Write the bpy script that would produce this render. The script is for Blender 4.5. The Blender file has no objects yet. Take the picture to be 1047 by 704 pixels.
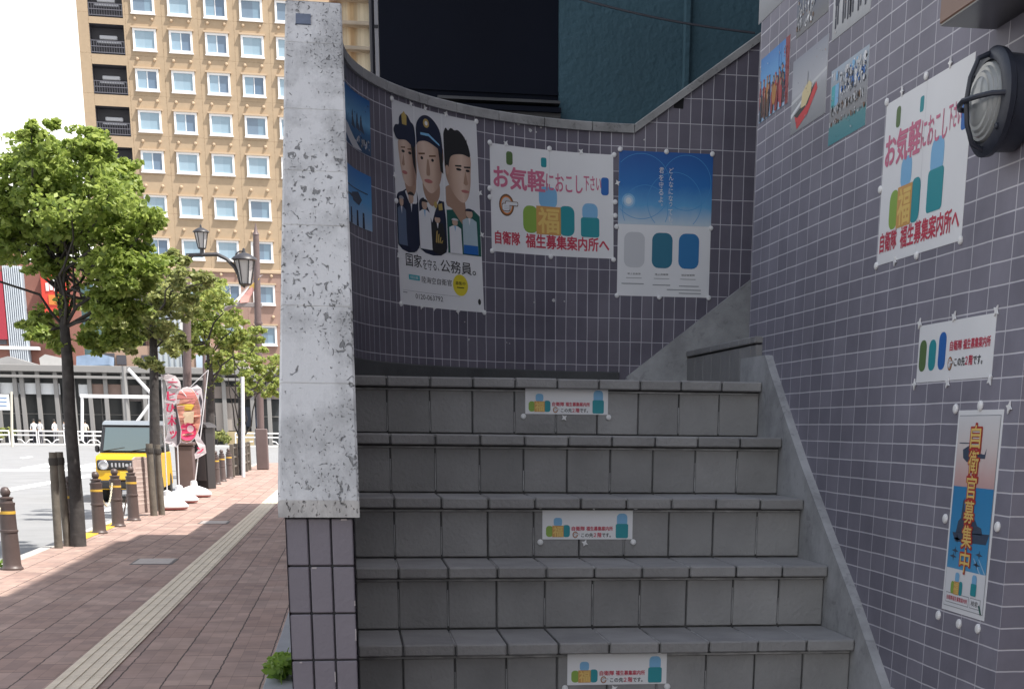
import bpy, bmesh, math, random
from mathutils import Vector, Matrix
from mathutils.geometry import tessellate_polygon
S = bpy.context.scene
COL = S.collection
R = math.radians
random.seed(7)

# ------------------------------------------------------------------ camera
W0, H0 = 1047.0, 704.0
F, PX, PY = 1448.38, 598.05, 845.98
YAW, PITCH, ROLL = 0.160236, -0.274426, 0.01129
CAM = Vector((-1.49315, -4.12168, 1.54778))
def _axes():
    cy, sy, cp, sp = math.cos(YAW), math.sin(YAW), math.cos(PITCH), math.sin(PITCH)
    f = Vector((sy*cp, cy*cp, sp)); r = Vector((cy, -sy, 0)); u = r.cross(f)
    c, s = math.cos(ROLL), math.sin(ROLL)
    return c*r + s*u, c*u - s*r, f
AR, AU, AF = _axes()
def ray(x, y): return AR*((x-PX)/F) - AU*((y-PY)/F) + AF
def at(x, y, Y):
    d = ray(x, y); return CAM + d*((Y-CAM.y)/d.y)
def gnd(x, y, z=0.0):
    d = ray(x, y); return CAM + d*((z-CAM.z)/d.z)
cd = bpy.data.cameras.new("camera"); cam = bpy.data.objects.new("camera", cd); COL.objects.link(cam)
M = Matrix((AR, AU, -AF)).transposed().to_4x4(); M.translation = CAM
cam.matrix_world = M
cd.sensor_fit = 'HORIZONTAL'; cd.sensor_width = 36; cd.lens = F/W0*36
cd.shift_x = (W0/2-PX)/W0; cd.shift_y = (PY-H0/2)/W0
cd.clip_start = 0.05; cd.clip_end = 3000
S.camera = cam

# ------------------------------------------------------------------ light
SUN_EL, SUN_AZ = R(60), R(118)        # azimuth clockwise from +Y
w = bpy.data.worlds.new("World"); S.world = w; w.use_nodes = True
nt = w.node_tree; nt.nodes.clear()
sky = nt.nodes.new('ShaderNodeTexSky'); sky.sky_type = 'NISHITA'; sky.sun_disc = False
sky.sun_elevation = SUN_EL; sky.sun_rotation = SUN_AZ
sky.air_density = 1.0; sky.dust_density = 3.0; sky.ozone_density = 1.0
tc = nt.nodes.new('ShaderNodeTexCoord'); mp = nt.nodes.new('ShaderNodeMapping'); mp.inputs['Scale'].default_value = (1, 1, 2.2)
nz = nt.nodes.new('ShaderNodeTexNoise'); nz.inputs['Scale'].default_value = 1.6; nz.inputs['Detail'].default_value = 6
cr = nt.nodes.new('ShaderNodeValToRGB'); cr.color_ramp.elements[0].position = 0.28; cr.color_ramp.elements[1].position = 0.5
mix = nt.nodes.new('ShaderNodeMix'); mix.data_type = 'RGBA'; mix.inputs[7].default_value = (8.4, 8.2, 7.8, 1)
bg = nt.nodes.new('ShaderNodeBackground'); bg.inputs[1].default_value = 0.11
out = nt.nodes.new('ShaderNodeOutputWorld')
L = nt.links.new
L(tc.outputs['Generated'], mp.inputs[0]); L(mp.outputs[0], nz.inputs[0]); L(nz.outputs[0], cr.inputs[0])
sp = nt.nodes.new('ShaderNodeSeparateXYZ'); L(tc.outputs['Generated'], sp.inputs[0])
el = nt.nodes.new('ShaderNodeMapRange'); el.inputs[1].default_value = .55; el.inputs[2].default_value = .18; el.inputs[3].default_value = .22; el.inputs[4].default_value = 1; L(sp.outputs[2], el.inputs[0])
mm = nt.nodes.new('ShaderNodeMath'); mm.operation = 'MULTIPLY'; L(cr.outputs[0], mm.inputs[0]); L(el.outputs[0], mm.inputs[1]); L(mm.outputs[0], mix.inputs[0]); L(sky.outputs[0], mix.inputs[6]); L(mix.outputs[2], bg.inputs[0]); L(bg.outputs[0], out.inputs[0])
sd = bpy.data.lights.new("sun", 'SUN'); sd.energy = 4.2; sd.angle = R(0.53); sd.color = (1, .95, .88)
sun = bpy.data.objects.new("sun", sd); COL.objects.link(sun)
tosun = Vector((math.sin(SUN_AZ)*math.cos(SUN_EL), math.cos(SUN_AZ)*math.cos(SUN_EL), math.sin(SUN_EL)))
sun.rotation_euler = tosun.to_track_quat('Z', 'Y').to_euler(); sun.location = (5, -5, 20)
S.view_settings.view_transform = 'Standard'; S.view_settings.look = 'None'
S.view_settings.exposure = 0.95; S.view_settings.gamma = 1.0; S.view_settings.use_curve_mapping = False
S.cycles.max_bounces = 6; S.cycles.use_denoising = True

# ------------------------------------------------------------------ materials
MATS = {}
def _new(name):
    m = bpy.data.materials.new(name); m.use_nodes = True
    b = m.node_tree.nodes['Principled BSDF']; MATS[name] = m
    return m, m.node_tree, b
def mat(name, col, rough=.6, metal=0., var=0., vscale=8., bump=0., bscale=60., rnd=0., spec=.5, detail=4.):
    """flat base colour with optional noise variation, per-face 'rnd' variation and fine bump"""
    if name in MATS: return MATS[name]
    m, t, b = _new(name)
    b.inputs['Base Color'].default_value = (*col, 1); b.inputs['Roughness'].default_value = rough
    b.inputs['Metallic'].default_value = metal; b.inputs['Specular IOR Level'].default_value = spec
    N = t.nodes.new; K = t.links.new
    src = None
    if var or rnd:
        tcn = N('ShaderNodeTexCoord'); val = None
        if var:
            n = N('ShaderNodeTexNoise'); n.inputs['Scale'].default_value = vscale; n.inputs['Detail'].default_value = detail
            K(tcn.outputs['Object'], n.inputs['Vector'])
            mr = N('ShaderNodeMapRange'); mr.inputs[1].default_value = .25; mr.inputs[2].default_value = .75
            mr.inputs[3].default_value = 1-var; mr.inputs[4].default_value = 1+var
            K(n.outputs[0], mr.inputs[0]); val = mr.outputs[0]
        if rnd:
            a = N('ShaderNodeAttribute'); a.attribute_name = 'rnd'
            mr2 = N('ShaderNodeMapRange'); mr2.inputs[3].default_value = 1-rnd; mr2.inputs[4].default_value = 1+rnd
            K(a.outputs['Fac'], mr2.inputs[0])
            if val is None: val = mr2.outputs[0]
            else:
                mu = N('ShaderNodeMath'); mu.operation = 'MULTIPLY'; K(val, mu.inputs[0]); K(mr2.outputs[0], mu.inputs[1]); val = mu.outputs[0]
        vm = N('ShaderNodeVectorMath'); vm.operation = 'SCALE'; vm.inputs[0].default_value = col
        K(val, vm.inputs['Scale']); K(vm.outputs[0], b.inputs['Base Color'])
    if bump:
        tcn = N('ShaderNodeTexCoord')
        n = N('ShaderNodeTexNoise'); n.inputs['Scale'].default_value = bscale; n.inputs['Detail'].default_value = 5
        K(tcn.outputs['Object'], n.inputs['Vector'])
        bp = N('ShaderNodeBump'); bp.inputs['Strength'].default_value = bump; bp.inputs['Distance'].default_value = .01
        K(n.outputs[0], bp.inputs['Height']); K(bp.outputs[0], b.inputs['Normal'])
    return m
def tilemat(name, c1, c2, mortar, tw, th, ms=.0022, ox=0., oy=0., rough=.42, off=0., bumps=.5, dirt=.2, sq=1.):
    """stack-bonded ceramic tile on metric UVs"""
    m, t, b = _new(name); N = t.nodes.new; K = t.links.new; b.inputs['Specular IOR Level'].default_value = .3
    uv = N('ShaderNodeUVMap'); uv.uv_map = 'UVMap'
    mpn = N('ShaderNodeMapping'); mpn.inputs['Location'].default_value = (ox, oy, 0)
    # a slow wobble so that the joints are laid by hand
    wn = N('ShaderNodeTexNoise'); wn.inputs['Scale'].default_value = 9.; wn.inputs['Detail'].default_value = 2
    wv = N('ShaderNodeVectorMath'); wv.operation = 'SUBTRACT'; wv.inputs[1].default_value = (.5, .5, .5)
    ws = N('ShaderNodeVectorMath'); ws.operation = 'SCALE'; ws.inputs['Scale'].default_value = min(tw, th)*.06
    wa = N('ShaderNodeVectorMath'); wa.operation = 'ADD'
    K(uv.outputs[0], mpn.inputs[0]); K(mpn.outputs[0], wn.inputs['Vector']); K(wn.outputs['Color'], wv.inputs[0]); K(wv.outputs[0], ws.inputs[0])
    K(mpn.outputs[0], wa.inputs[0]); K(ws.outputs[0], wa.inputs[1])
    br = N('ShaderNodeTexBrick'); br.offset = off; br.offset_frequency = 2; br.squash = 1
    for k, v in (('Scale', 1.), ('Mortar Size', ms), ('Mortar Smooth', .35), ('Bias', 0.), ('Brick Width', tw), ('Row Height', th)): br.inputs[k].default_value = v
    br.inputs['Color1'].default_value = (*c1, 1); br.inputs['Color2'].default_value = (*c2, 1); br.inputs['Mortar'].default_value = (*mortar, 1)
    K(wa.outputs[0], br.inputs['Vector'])
    n = N('ShaderNodeTexNoise'); n.inputs['Scale'].default_value = 2.3; n.inputs['Detail'].default_value = 8; n.inputs['Roughness'].default_value = .65
    K(mpn.outputs[0], n.inputs['Vector'])
    mr = N('ShaderNodeMapRange'); mr.inputs[1].default_value = .3; mr.inputs[2].default_value = .7; mr.inputs[3].default_value = 1-dirt; mr.inputs[4].default_value = 1+dirt
    K(n.outputs[0], mr.inputs[0])
    vm = N('ShaderNodeVectorMath'); vm.operation = 'SCALE'; K(br.outputs['Color'], vm.inputs[0]); K(mr.outputs[0], vm.inputs['Scale'])
    K(vm.outputs[0], b.inputs['Base Color'])
    rr = N('ShaderNodeMapRange'); rr.inputs[3].default_value = rough; rr.inputs[4].default_value = .9; K(br.outputs['Fac'], rr.inputs[0]); K(rr.outputs[0], b.inputs['Roughness'])
    n2 = N('ShaderNodeTexNoise'); n2.inputs['Scale'].default_value = 90; n2.inputs['Detail'].default_value = 4; K(mpn.outputs[0], n2.inputs['Vector'])
    h = N('ShaderNodeMath'); h.operation = 'MULTIPLY_ADD'; h.inputs[1].default_value = .25
    inv = N('ShaderNodeMath'); inv.operation = 'SUBTRACT'; inv.inputs[0].default_value = 1.; K(br.outputs['Fac'], inv.inputs[1])
    K(n2.outputs[0], h.inputs[0]); K(inv.outputs[0], h.inputs[2])
    bp = N('ShaderNodeBump'); bp.inputs['Strength'].default_value = bumps; bp.inputs['Distance'].default_value = .002
    K(h.outputs[0], bp.inputs['Height']); K(bp.outputs[0], b.inputs['Normal'])
    return m
def concrete(name, col, dark, scale=3., pit=.5, pitscale=34., stain=.5, bump=.5, sl=1.):
    m, t, b = _new(name); N = t.nodes.new; K = t.links.new
    tco = N('ShaderNodeTexCoord'); b.inputs['Roughness'].default_value = .88
    tcn = N('ShaderNodeMapping'); tcn.inputs['Scale'].default_value = (1, sl, sl); K(tco.outputs['Object'], tcn.inputs[0])
    n1 = N('ShaderNodeTexNoise'); n1.inputs['Scale'].default_value = scale; n1.inputs['Detail'].default_value = 9; n1.inputs['Roughness'].default_value = .68
    n2 = N('ShaderNodeTexNoise'); n2.inputs['Scale'].default_value = pitscale; n2.inputs['Detail'].default_value = 6; n2.inputs['Distortion'].default_value = .9
    n3 = N('ShaderNodeTexNoise'); n3.inputs['Scale'].default_value = 3.3; n3.inputs['Detail'].default_value = 3
    for n in (n1, n2, n3): K(tcn.outputs[0], n.inputs['Vector'])
    r1 = N('ShaderNodeMapRange'); r1.inputs[1].default_value = .42; r1.inputs[2].default_value = .64; r1.inputs[4].default_value = stain; K(n1.outputs[0], r1.inputs[0])
    # pits: sparse threshold, gated by a slow noise so they cluster
    ad = N('ShaderNodeMath'); ad.operation = 'MULTIPLY_ADD'; ad.inputs[1].default_value = .45; K(n3.outputs[0], ad.inputs[0]); K(n2.outputs[0], ad.inputs[2])
    r2 = N('ShaderNodeMapRange'); r2.inputs[1].default_value = .85; r2.inputs[2].default_value = .91; r2.inputs[4].default_value = pit; K(ad.outputs[0], r2.inputs[0])
    n4 = N('ShaderNodeTexNoise'); n4.inputs['Scale'].default_value = pitscale*2.6; n4.inputs['Detail'].default_value = 3; K(tcn.outputs[0], n4.inputs['Vector'])
    ad2 = N('ShaderNodeMath'); ad2.operation = 'MULTIPLY_ADD'; ad2.inputs[1].default_value = .55; K(n1.outputs[0], ad2.inputs[0]); K(n4.outputs[0], ad2.inputs[2])
    r4 = N('ShaderNodeMapRange'); r4.inputs[1].default_value = .93; r4.inputs[2].default_value = .99; r4.inputs[4].default_value = pit*.8; K(ad2.outputs[0], r4.inputs[0])
    mxp = N('ShaderNodeMath'); mxp.operation = 'MAXIMUM'; K(r2.outputs[0], mxp.inputs[0]); K(r4.outputs[0], mxp.inputs[1]); r2 = mxp
    mx = N('ShaderNodeMix'); mx.data_type = 'RGBA'; mx.inputs[6].default_value = (*col, 1); mx.inputs[7].default_value = tuple(c*.50 for c in col)+(1,)
    K(r1.outputs[0], mx.inputs[0])
    mx2 = N('ShaderNodeMix'); mx2.data_type = 'RGBA'; mx2.inputs[7].default_value = (*dark, 1); K(mx.outputs[2], mx2.inputs[6]); K(r2.outputs[0], mx2.inputs[0])
    K(mx2.outputs[2], b.inputs['Base Color'])
    su = N('ShaderNodeMath'); su.operation = 'SUBTRACT'; K(n1.outputs[0], su.inputs[0]); K(r2.outputs[0], su.inputs[1])
    bp = N('ShaderNodeBump'); bp.inputs['Strength'].default_value = bump; bp.inputs['Distance'].default_value = .006
    K(su.outputs[0], bp.inputs['Height']); K(bp.outputs[0], b.inputs['Normal'])
    return m
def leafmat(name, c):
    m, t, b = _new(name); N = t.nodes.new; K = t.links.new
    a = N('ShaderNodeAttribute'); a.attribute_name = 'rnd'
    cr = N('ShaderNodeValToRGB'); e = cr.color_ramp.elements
    e[0].color = (c[0]*.55, c[1]*.62, c[2]*.6, 1); e[1].color = (min(.6, c[0]*1.75), min(.62, c[1]*1.5), c[2]*1.5, 1)  # light end raised so crown highlights are put into the leaf colour
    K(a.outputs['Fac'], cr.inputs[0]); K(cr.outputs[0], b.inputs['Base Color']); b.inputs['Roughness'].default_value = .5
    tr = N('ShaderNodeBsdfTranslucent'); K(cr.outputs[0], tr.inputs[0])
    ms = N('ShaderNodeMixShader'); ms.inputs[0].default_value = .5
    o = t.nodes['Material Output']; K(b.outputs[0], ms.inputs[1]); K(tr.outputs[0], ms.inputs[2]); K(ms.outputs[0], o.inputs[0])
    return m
def ramp_y(name, stops, axis='V', rough=.5):
    """printed picture: colours across the sheet's own UV"""
    m, t, b = _new(name); N = t.nodes.new; K = t.links.new
    uv = N('ShaderNodeUVMap'); uv.uv_map = 'UVMap'; sx = N('ShaderNodeSeparateXYZ'); K(uv.outputs[0], sx.inputs[0])
    n = N('ShaderNodeTexNoise'); n.inputs['Scale'].default_value = 9; n.inputs['Detail'].default_value = 5; K(uv.outputs[0], n.inputs['Vector'])
    ma = N('ShaderNodeMath'); ma.operation = 'MULTIPLY_ADD'; ma.inputs[1].default_value = .05; K(n.outputs[0], ma.inputs[0]); K(sx.outputs['Y' if axis == 'V' else 'X'], ma.inputs[2])
    cr = N('ShaderNodeValToRGB'); e = cr.color_ramp.elements
    while len(e) < len(stops): e.new(.5)
    for i, (p, c) in enumerate(stops): e[i].position = p; e[i].color = (*c, 1)
    K(ma.outputs[0], cr.inputs[0]); K(cr.outputs[0], b.inputs['Base Color']); b.inputs['Roughness'].default_value = rough
    return m

TW = (.150, .146, .178)
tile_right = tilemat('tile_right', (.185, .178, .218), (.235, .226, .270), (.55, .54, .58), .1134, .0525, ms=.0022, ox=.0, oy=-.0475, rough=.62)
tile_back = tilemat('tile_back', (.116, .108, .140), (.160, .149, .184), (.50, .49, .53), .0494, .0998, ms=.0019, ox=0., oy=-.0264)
grout = mat('grout', (.05, .05, .056), .9, bump=.4)
tile_pillar = mat('tile_pillar', (.205, .190, .222), .45, var=.07, vscale=5, bump=.12, bscale=120, rnd=.05)
steptile = mat('steptile', (.265, .262, .258), .75, var=.18, vscale=5, bump=.4, bscale=75, rnd=.10, detail=8)
treadtile = mat('treadtile', (.285, .283, .280), .72, var=.18, vscale=7, bump=.3, bscale=90, rnd=.08, detail=8)
stepjoint = mat('stepjoint', (.085, .085, .085), .95, var=.5, vscale=14)
jointpale = mat('jointpale', (.38, .38, .38), .95, var=.5, vscale=18)
coping_m = concrete('coping_concrete', (.66, .655, .64), (.17, .17, .165), 5.5, .85, 66, 1.0, 1., .5)
coping_g = concrete('coping_grey', (.33, .33, .33), (.1, .1, .1), 4, .4, 40, .8, .5)
skirt_m = concrete('skirt_concrete', (.43, .435, .44), (.12, .12, .12), 3.5, .25, 20, .7, .3)
base_m = mat('base_band', (.075, .078, .08), .85, var=.25, vscale=6, bump=.3)

# ------------------------------------------------------------------ mesh builder
class MB:
    def __init__(s): s.v = []; s.f = []; s.m = []; s.r = []; s.uv = []; s.mats = []
    def mi(s, m):
        if m not in s.mats: s.mats.append(m)
        return s.mats.index(m)
    def poly(s, pts, m, rnd=.5, uv=None):
        i = len(s.v); s.v += [tuple(p) for p in pts]; s.f.append(tuple(range(i, i+len(pts)))); s.m.append(s.mi(m)); s.r.append(rnd)
        s.uv += [tuple(q) for q in (uv if uv else [(0, 0)]*len(pts))]
    def mesh(s, vs, fs, m, rnd=.5):
        i = len(s.v); s.v += [tuple(p) for p in vs]; k = s.mi(m)
        for f in fs:
            s.f.append(tuple(a+i for a in f)); s.m.append(k); s.r.append(rnd); s.uv += [(0, 0)]*len(f)
    def box(s, a, b, m, rnd=.5, ch=0.):
        x0, y0, z0 = a; x1, y1, z1 = b
        if x0 > x1: x0, x1 = x1, x0
        if y0 > y1: y0, y1 = y1, y0
        if z0 > z1: z0, z1 = z1, z0
        if ch <= 0:
            v = [(x0, y0, z0), (x1, y0, z0), (x1, y1, z0), (x0, y1, z0), (x0, y0, z1), (x1, y0, z1), (x1, y1, z1), (x0, y1, z1)]
            s.mesh(v, [(3, 2, 1, 0), (4, 5, 6, 7), (0, 1, 5, 4), (1, 2, 6, 5), (2, 3, 7, 6), (3, 0, 4, 7)], m, rnd); return
        c = min(ch, (x1-x0)*.45, (y1-y0)*.45, (z1-z0)*.45)
        bm = bmesh.new(); bmesh.ops.create_cube(bm, size=1)
        for q in bm.verts: q.co = Vector(((x0+x1)/2+q.co.x*(x1-x0), (y0+y1)/2+q.co.y*(y1-y0), (z0+z1)/2+q.co.z*(z1-z0)))
        bmesh.ops.bevel(bm, geom=bm.edges[:], offset=c, segments=1, affect='EDGES', profile=.5)
        bm.verts.index_update(); s.mesh([q.co for q in bm.verts], [[q.index for q in f.verts] for f in bm.faces], m, rnd); bm.free()
    def tube(s, pts, rad, m, n=8, cap=True, rnd=.5):
        pts = [Vector(p) for p in pts]; rads = rad if isinstance(rad, (list, tuple)) else [rad]*len(pts)
        vs = []; fs = []; prev = None
        for i, p in enumerate(pts):
            d = (pts[min(i+1, len(pts)-1)]-pts[max(i-1, 0)]).normalized()
            if prev is None: a = d.orthogonal().normalized()
            else:
                a = prev - d*prev.dot(d); a = a.normalized() if a.length > 1e-6 else d.orthogonal().normalized()
            prev = a; b = d.cross(a)
            for k in range(n):
                t = 2*math.pi*k/n; vs.append(p+(a*math.cos(t)+b*math.sin(t))*rads[i])
        for i in range(len(pts)-1):
            for k in range(n): fs.append((i*n+k, i*n+(k+1) % n, (i+1)*n+(k+1) % n, (i+1)*n+k))
        if cap: fs += [tuple(range(n-1, -1, -1)), tuple((len(pts)-1)*n+k for k in range(n))]
        s.mesh(vs, fs, m, rnd)
    def lathe(s, prof, m, o=(0, 0, 0), axis='Z', n=20, rnd=.5, sx=1., sy=1.):
        vs = []; fs = []; o = Vector(o)
        for r, h in prof:
            for k in range(n):
                t = 2*math.pi*k/n; c, q = math.cos(t)*r*sx, math.sin(t)*r*sy
                vs.append(o+Vector((c, q, h) if axis == 'Z' else ((h, c, q) if axis == 'X' else (c, h, q))))
        for i in range(len(prof)-1):
            for k in range(n): fs.append((i*n+k, i*n+(k+1) % n, (i+1)*n+(k+1) % n, (i+1)*n+k))
        fs += [tuple(range(n-1, -1, -1)), tuple((len(prof)-1)*n+k for k in range(n))]
        s.mesh(vs, fs, m, rnd)
    def prism(s, pts, fn, h0, h1, m, rnd=.5):
        """2-D outline pts extruded h0..h1, fn(u,v,h)->3-D"""
        n = len(pts); a = [fn(u, v, h0) for u, v in pts]; b = [fn(u, v, h1) for u, v in pts]
        fs = [(i, (i+1) % n, n+(i+1) % n, n+i) for i in range(n)]
        for tri in tessellate_polygon([[Vector((u, v, 0)) for u, v in pts]]):
            fs.append(tuple(tri)); fs.append(tuple(n+i for i in reversed(tri)))
        s.mesh(a+b, fs, m, rnd)
    def build(s, name, parent=None, smooth=False, angle=40, loc=None):
        me = bpy.data.meshes.new(name); me.from_pydata(s.v, [], s.f)
        for m in s.mats: me.materials.append(m)
        me.polygons.foreach_set('material_index', s.m)
        at_ = me.attributes.new('rnd', 'FLOAT', 'FACE'); at_.data.foreach_set('value', s.r)
        ul = me.uv_layers.new(name='UVMap'); ul.data.foreach_set('uv', [c for q in s.uv for c in q])
        me.validate(clean_customdata=False)
        bm = bmesh.new(); bm.from_mesh(me); bmesh.ops.recalc_face_normals(bm, faces=bm.faces[:]); bm.to_mesh(me); bm.free()
        if smooth:
            me.polygons.foreach_set('use_smooth', [True]*len(me.polygons)); me.set_sharp_from_angle(angle=R(angle))
        me.update()
        o = bpy.data.objects.new(name, me); COL.objects.link(o)
        if parent: o.parent = parent
        if loc: o.location = loc
        return o
def tag(o, label, cat, group=None, kind=None):
    if label: o['label'] = label
    if cat: o['category'] = cat
    if group: o['group'] = group
    if kind: o['kind'] = kind
    return o
def thing(name, label, cat, loc=(0, 0, 0), rz=0., group=None):
    o = bpy.data.objects.new(name, None); COL.objects.link(o); o.location = loc; o.rotation_euler = (0, 0, rz); o.empty_display_size = .1
    return tag(o, label, cat, group)
def dup(o, parent=None):
    c = o.copy(); COL.objects.link(c)
    if parent: c.parent = parent
    for ch in list(o.children): dup(ch, c)
    return c
def struct(name, mb, **k):
    o = mb.build(name, **k); o['kind'] = 'structure'; return o

# ------------------------------------------------------------------ ground, road, pavement
asphalt = mat('asphalt', (.235, .24, .245), .9, var=.12, vscale=1.2, bump=.25, bscale=120)
farroad = mat('farground', (.22, .22, .22), .9, var=.1, vscale=.3)
mb = MB(); mb.poly([(-900, -300, -.16), (900, -300, -.16), (900, 1500, -.16), (-900, 1500, -.16)], farroad); struct('ground', mb)
mb = MB(); mb.poly([(-60, -30, -.12), (-5.3, -30, -.12), (-5.3, 61, -.12), (30, 61, -.12), (30, 119, -.12), (-60, 119, -.12)], asphalt); struct('road', mb)
paver = tilemat('paver', (.295, .205, .175), (.37, .27, .23), (.085, .065, .06), .60, .30, ms=.006, rough=.85, off=.5, bumps=.8, dirt=.18)
def paver_fine():
    t = paver.node_tree; N = t.nodes.new; K = t.links.new
    b = t.nodes['Principled BSDF']; src = b.inputs['Base Color'].links[0].from_socket
    uv = N('ShaderNodeUVMap'); uv.uv_map = 'UVMap'
    br = N('ShaderNodeTexBrick'); br.offset = .5
    for k, v in (('Scale', 1.), ('Mortar Size', .0025), ('Mortar Smooth', .5), ('Bias', 0.), ('Brick Width', .20), ('Row Height', .10)): br.inputs[k].default_value = v
    br.inputs['Color1'].default_value = (.86, .86, .88, 1); br.inputs['Color2'].default_value = (1.12, 1.1, 1.08, 1); br.inputs['Mortar'].default_value = (.75, .75, .75, 1)
    K(uv.outputs[0], br.inputs['Vector'])
    mu = N('ShaderNodeMix'); mu.data_type = 'RGBA'; mu.blend_type = 'MULTIPLY'; mu.inputs[0].default_value = 1.
    K(src, mu.inputs[6]); K(br.outputs[0], mu.inputs[7]); K(mu.outputs[2], b.inputs['Base Color'])
paver_fine()
mb = MB()
x0, x1, y0, y1 = -5.36, 7., -9., 60.
mb.poly([(x0, y0, 0), (x1, y0, 0), (x1, y1, 0), (x0, y1, 0)], paver, uv=[(y0, x0), (y0, x1), (y1, x1), (y1, x0)])
mb.poly([(x0, y1, 0), (x1, y1, 0), (x1, y1, -.159), (x0, y1, -.159)], paver)
struct('pavement', mb)
kerb_m = mat('kerbstone', (.42, .41, .39), .9, var=.15, vscale=3, bump=.3)
yel = mat('yellow_paint', (.62, .40, .04), .7, var=.25, vscale=6)
mb = MB(); y = -9.
while y < 60:
    mb.box((-5.51, y, -.16), (-5.362, y+.594, .006), kerb_m, random.random(), ch=.012); y += .6
struct('kerb', mb)
mb = MB(); mb.box((-5.37, 16.6, .0), (-5.18, 20.2, .012), yel, ch=.004)
tag(mb.build('kerb_paint'), 'yellow painted strip on the kerb at the foot of the brown bollards', 'road marking')
tact = mat('tactile_paint', (.66, .575, .45), .8, var=.12, vscale=4, bump=.2)
mb = MB()
y = -9.
while y < 60:
    mb.box((-3.37, y, .004), (-3.07, y+.297, .009), tact, random.random())
    for k in range(4): mb.box((-3.352+k*.0745, y+.004, .009), (-3.352+k*.0745+.04, y+.293, .0145), tact, random.random(), ch=.003)
    y += .3
tag(mb.build('tactile_strip'), 'cream tactile guide strip with four raised ribs running along the brown pavement', 'tactile paving')
mb = MB(); mb.box((-2.075, 3., .0), (-1.64, 14., .022), mat('apron', (.27, .275, .29), .9, var=.15, vscale=3), ch=.005)
tag(mb.build('concrete_apron'), 'smooth grey concrete apron at the foot of the curved wall', 'kerb')
cov_f = mat('cover_frame', (.11, .1, .1), .6, .4); cov_p = mat('cover_plate', (.40, .36, .34), .6, .2, var=.15, vscale=20)
for (px, py, lab) in ((158, 574, 'pale steel inspection cover in the brown pavement nearer the camera'), (219, 534, 'pale steel inspection cover in the pavement beside the flag bases')):
    g = gnd(px, py); t = thing('inspection_cover', lab, 'manhole cover', g, group='inspection covers in the pavement')
    mb = MB(); mb.box((-.235, -.36, -.01), (.235, .36, .006), cov_f, ch=.003); mb.build('frame', t)
    mb = MB(); mb.box((-.205, -.33, .0), (.205, .33, .011), cov_p, ch=.003); mb.build('plate', t)
# painted road markings
wpaint = mat('road_white', (.78, .78, .76), .8, var=.1, vscale=2)
def roadquad(name, pts, label, m=wpaint):
    mb = MB(); mb.poly([gnd(x, y, -.116) for x, y in pts], m); return tag(mb.build(name), label, 'road marking', 'white road markings')
roadquad('road_marking', [(-30, 505.5), (112, 481), (112, 483.5), (-30, 509)], 'long white diagonal line nearest the camera on the road')
roadquad('road_marking', [(-30, 479.5), (112, 479.6), (112, 481), (-30, 481)], 'straight white cross line on the road behind the diagonal line')
for i, (a, b) in enumerate(((20, 62), (66, 112), (118, 160))):
    roadquad('road_marking', [(a, 478.3), (a+28, 473.5), (b+12, 473), (b-14, 477.6)], ['left slanted white block of the crossing behind the tree trunk', 'middle slanted white block of the crossing behind the tree trunk', 'slanted white block of the crossing by the yellow car'][i])
roadquad('road_marking', [(105, 520), (132, 514.5), (134, 517), (107, 523)], 'short white bay line beside the yellow car')
roadquad('road_marking', [(20, 467.6), (32, 466.3), (34, 467), (23, 468.4)], 'tiny white dash far out on the empty road')

# ------------------------------------------------------------------ curved stairwell wall
WR = 1.195; WC = (-.30, 1.255)
def wall_pt(s, h=0.):
    """s: distance along the inner face, 0 where the flat wall meets the curve; h: towards the stairs"""
    q = WR*math.pi/2
    if s <= 0: return Vector((-.30-s, 2.45-h, 0))
    if s < q:
        a = s/WR; r = WR-h
        return Vector((WC[0]-r*math.sin(a), WC[1]+r*math.cos(a), 0))
    return Vector((-1.495+h, WC[1]-(s-q), 0))
SQ = WR*math.pi/2; S_END = SQ+1.255+.97
def y_of(s): return WC[1]-(s-SQ)
SLOPE = (2.81-1.396)/(.86+.985)
def coping_z(s):
    if s < -.05: return 2.81 + (-.05-s)*.70
    if s > SQ+1.255-.86: return 1.396+(y_of(s)+.985)*SLOPE
    return 2.81
svals = [-1.9, -.05] + [i*.06 for i in range(0, int(SQ/.06)+1)] + [SQ, SQ+1.255-.86] + [SQ+1.255-.86+(k+1)*.183 for k in range(10)]
svals[-1] = S_END
root = thing('curved_wall', 'curved purple-grey tiled wall with a pale concrete coping wrapping round the stairs', 'wall')
mb = MB()
for side, h in ((0, 0.), (1, -.145)):
    for a, b in zip(svals[:-1], svals[1:]):
        p, q = wall_pt(a, h), wall_pt(b, h)
        za, zb = coping_z(a)-.034, coping_z(b)-.034
        for z0, z1a, z1b in ((-.1, za, zb),):
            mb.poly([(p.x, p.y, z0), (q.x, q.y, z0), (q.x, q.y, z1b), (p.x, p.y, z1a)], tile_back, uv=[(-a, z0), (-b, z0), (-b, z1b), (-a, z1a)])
mb.build('wall', root)
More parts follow.
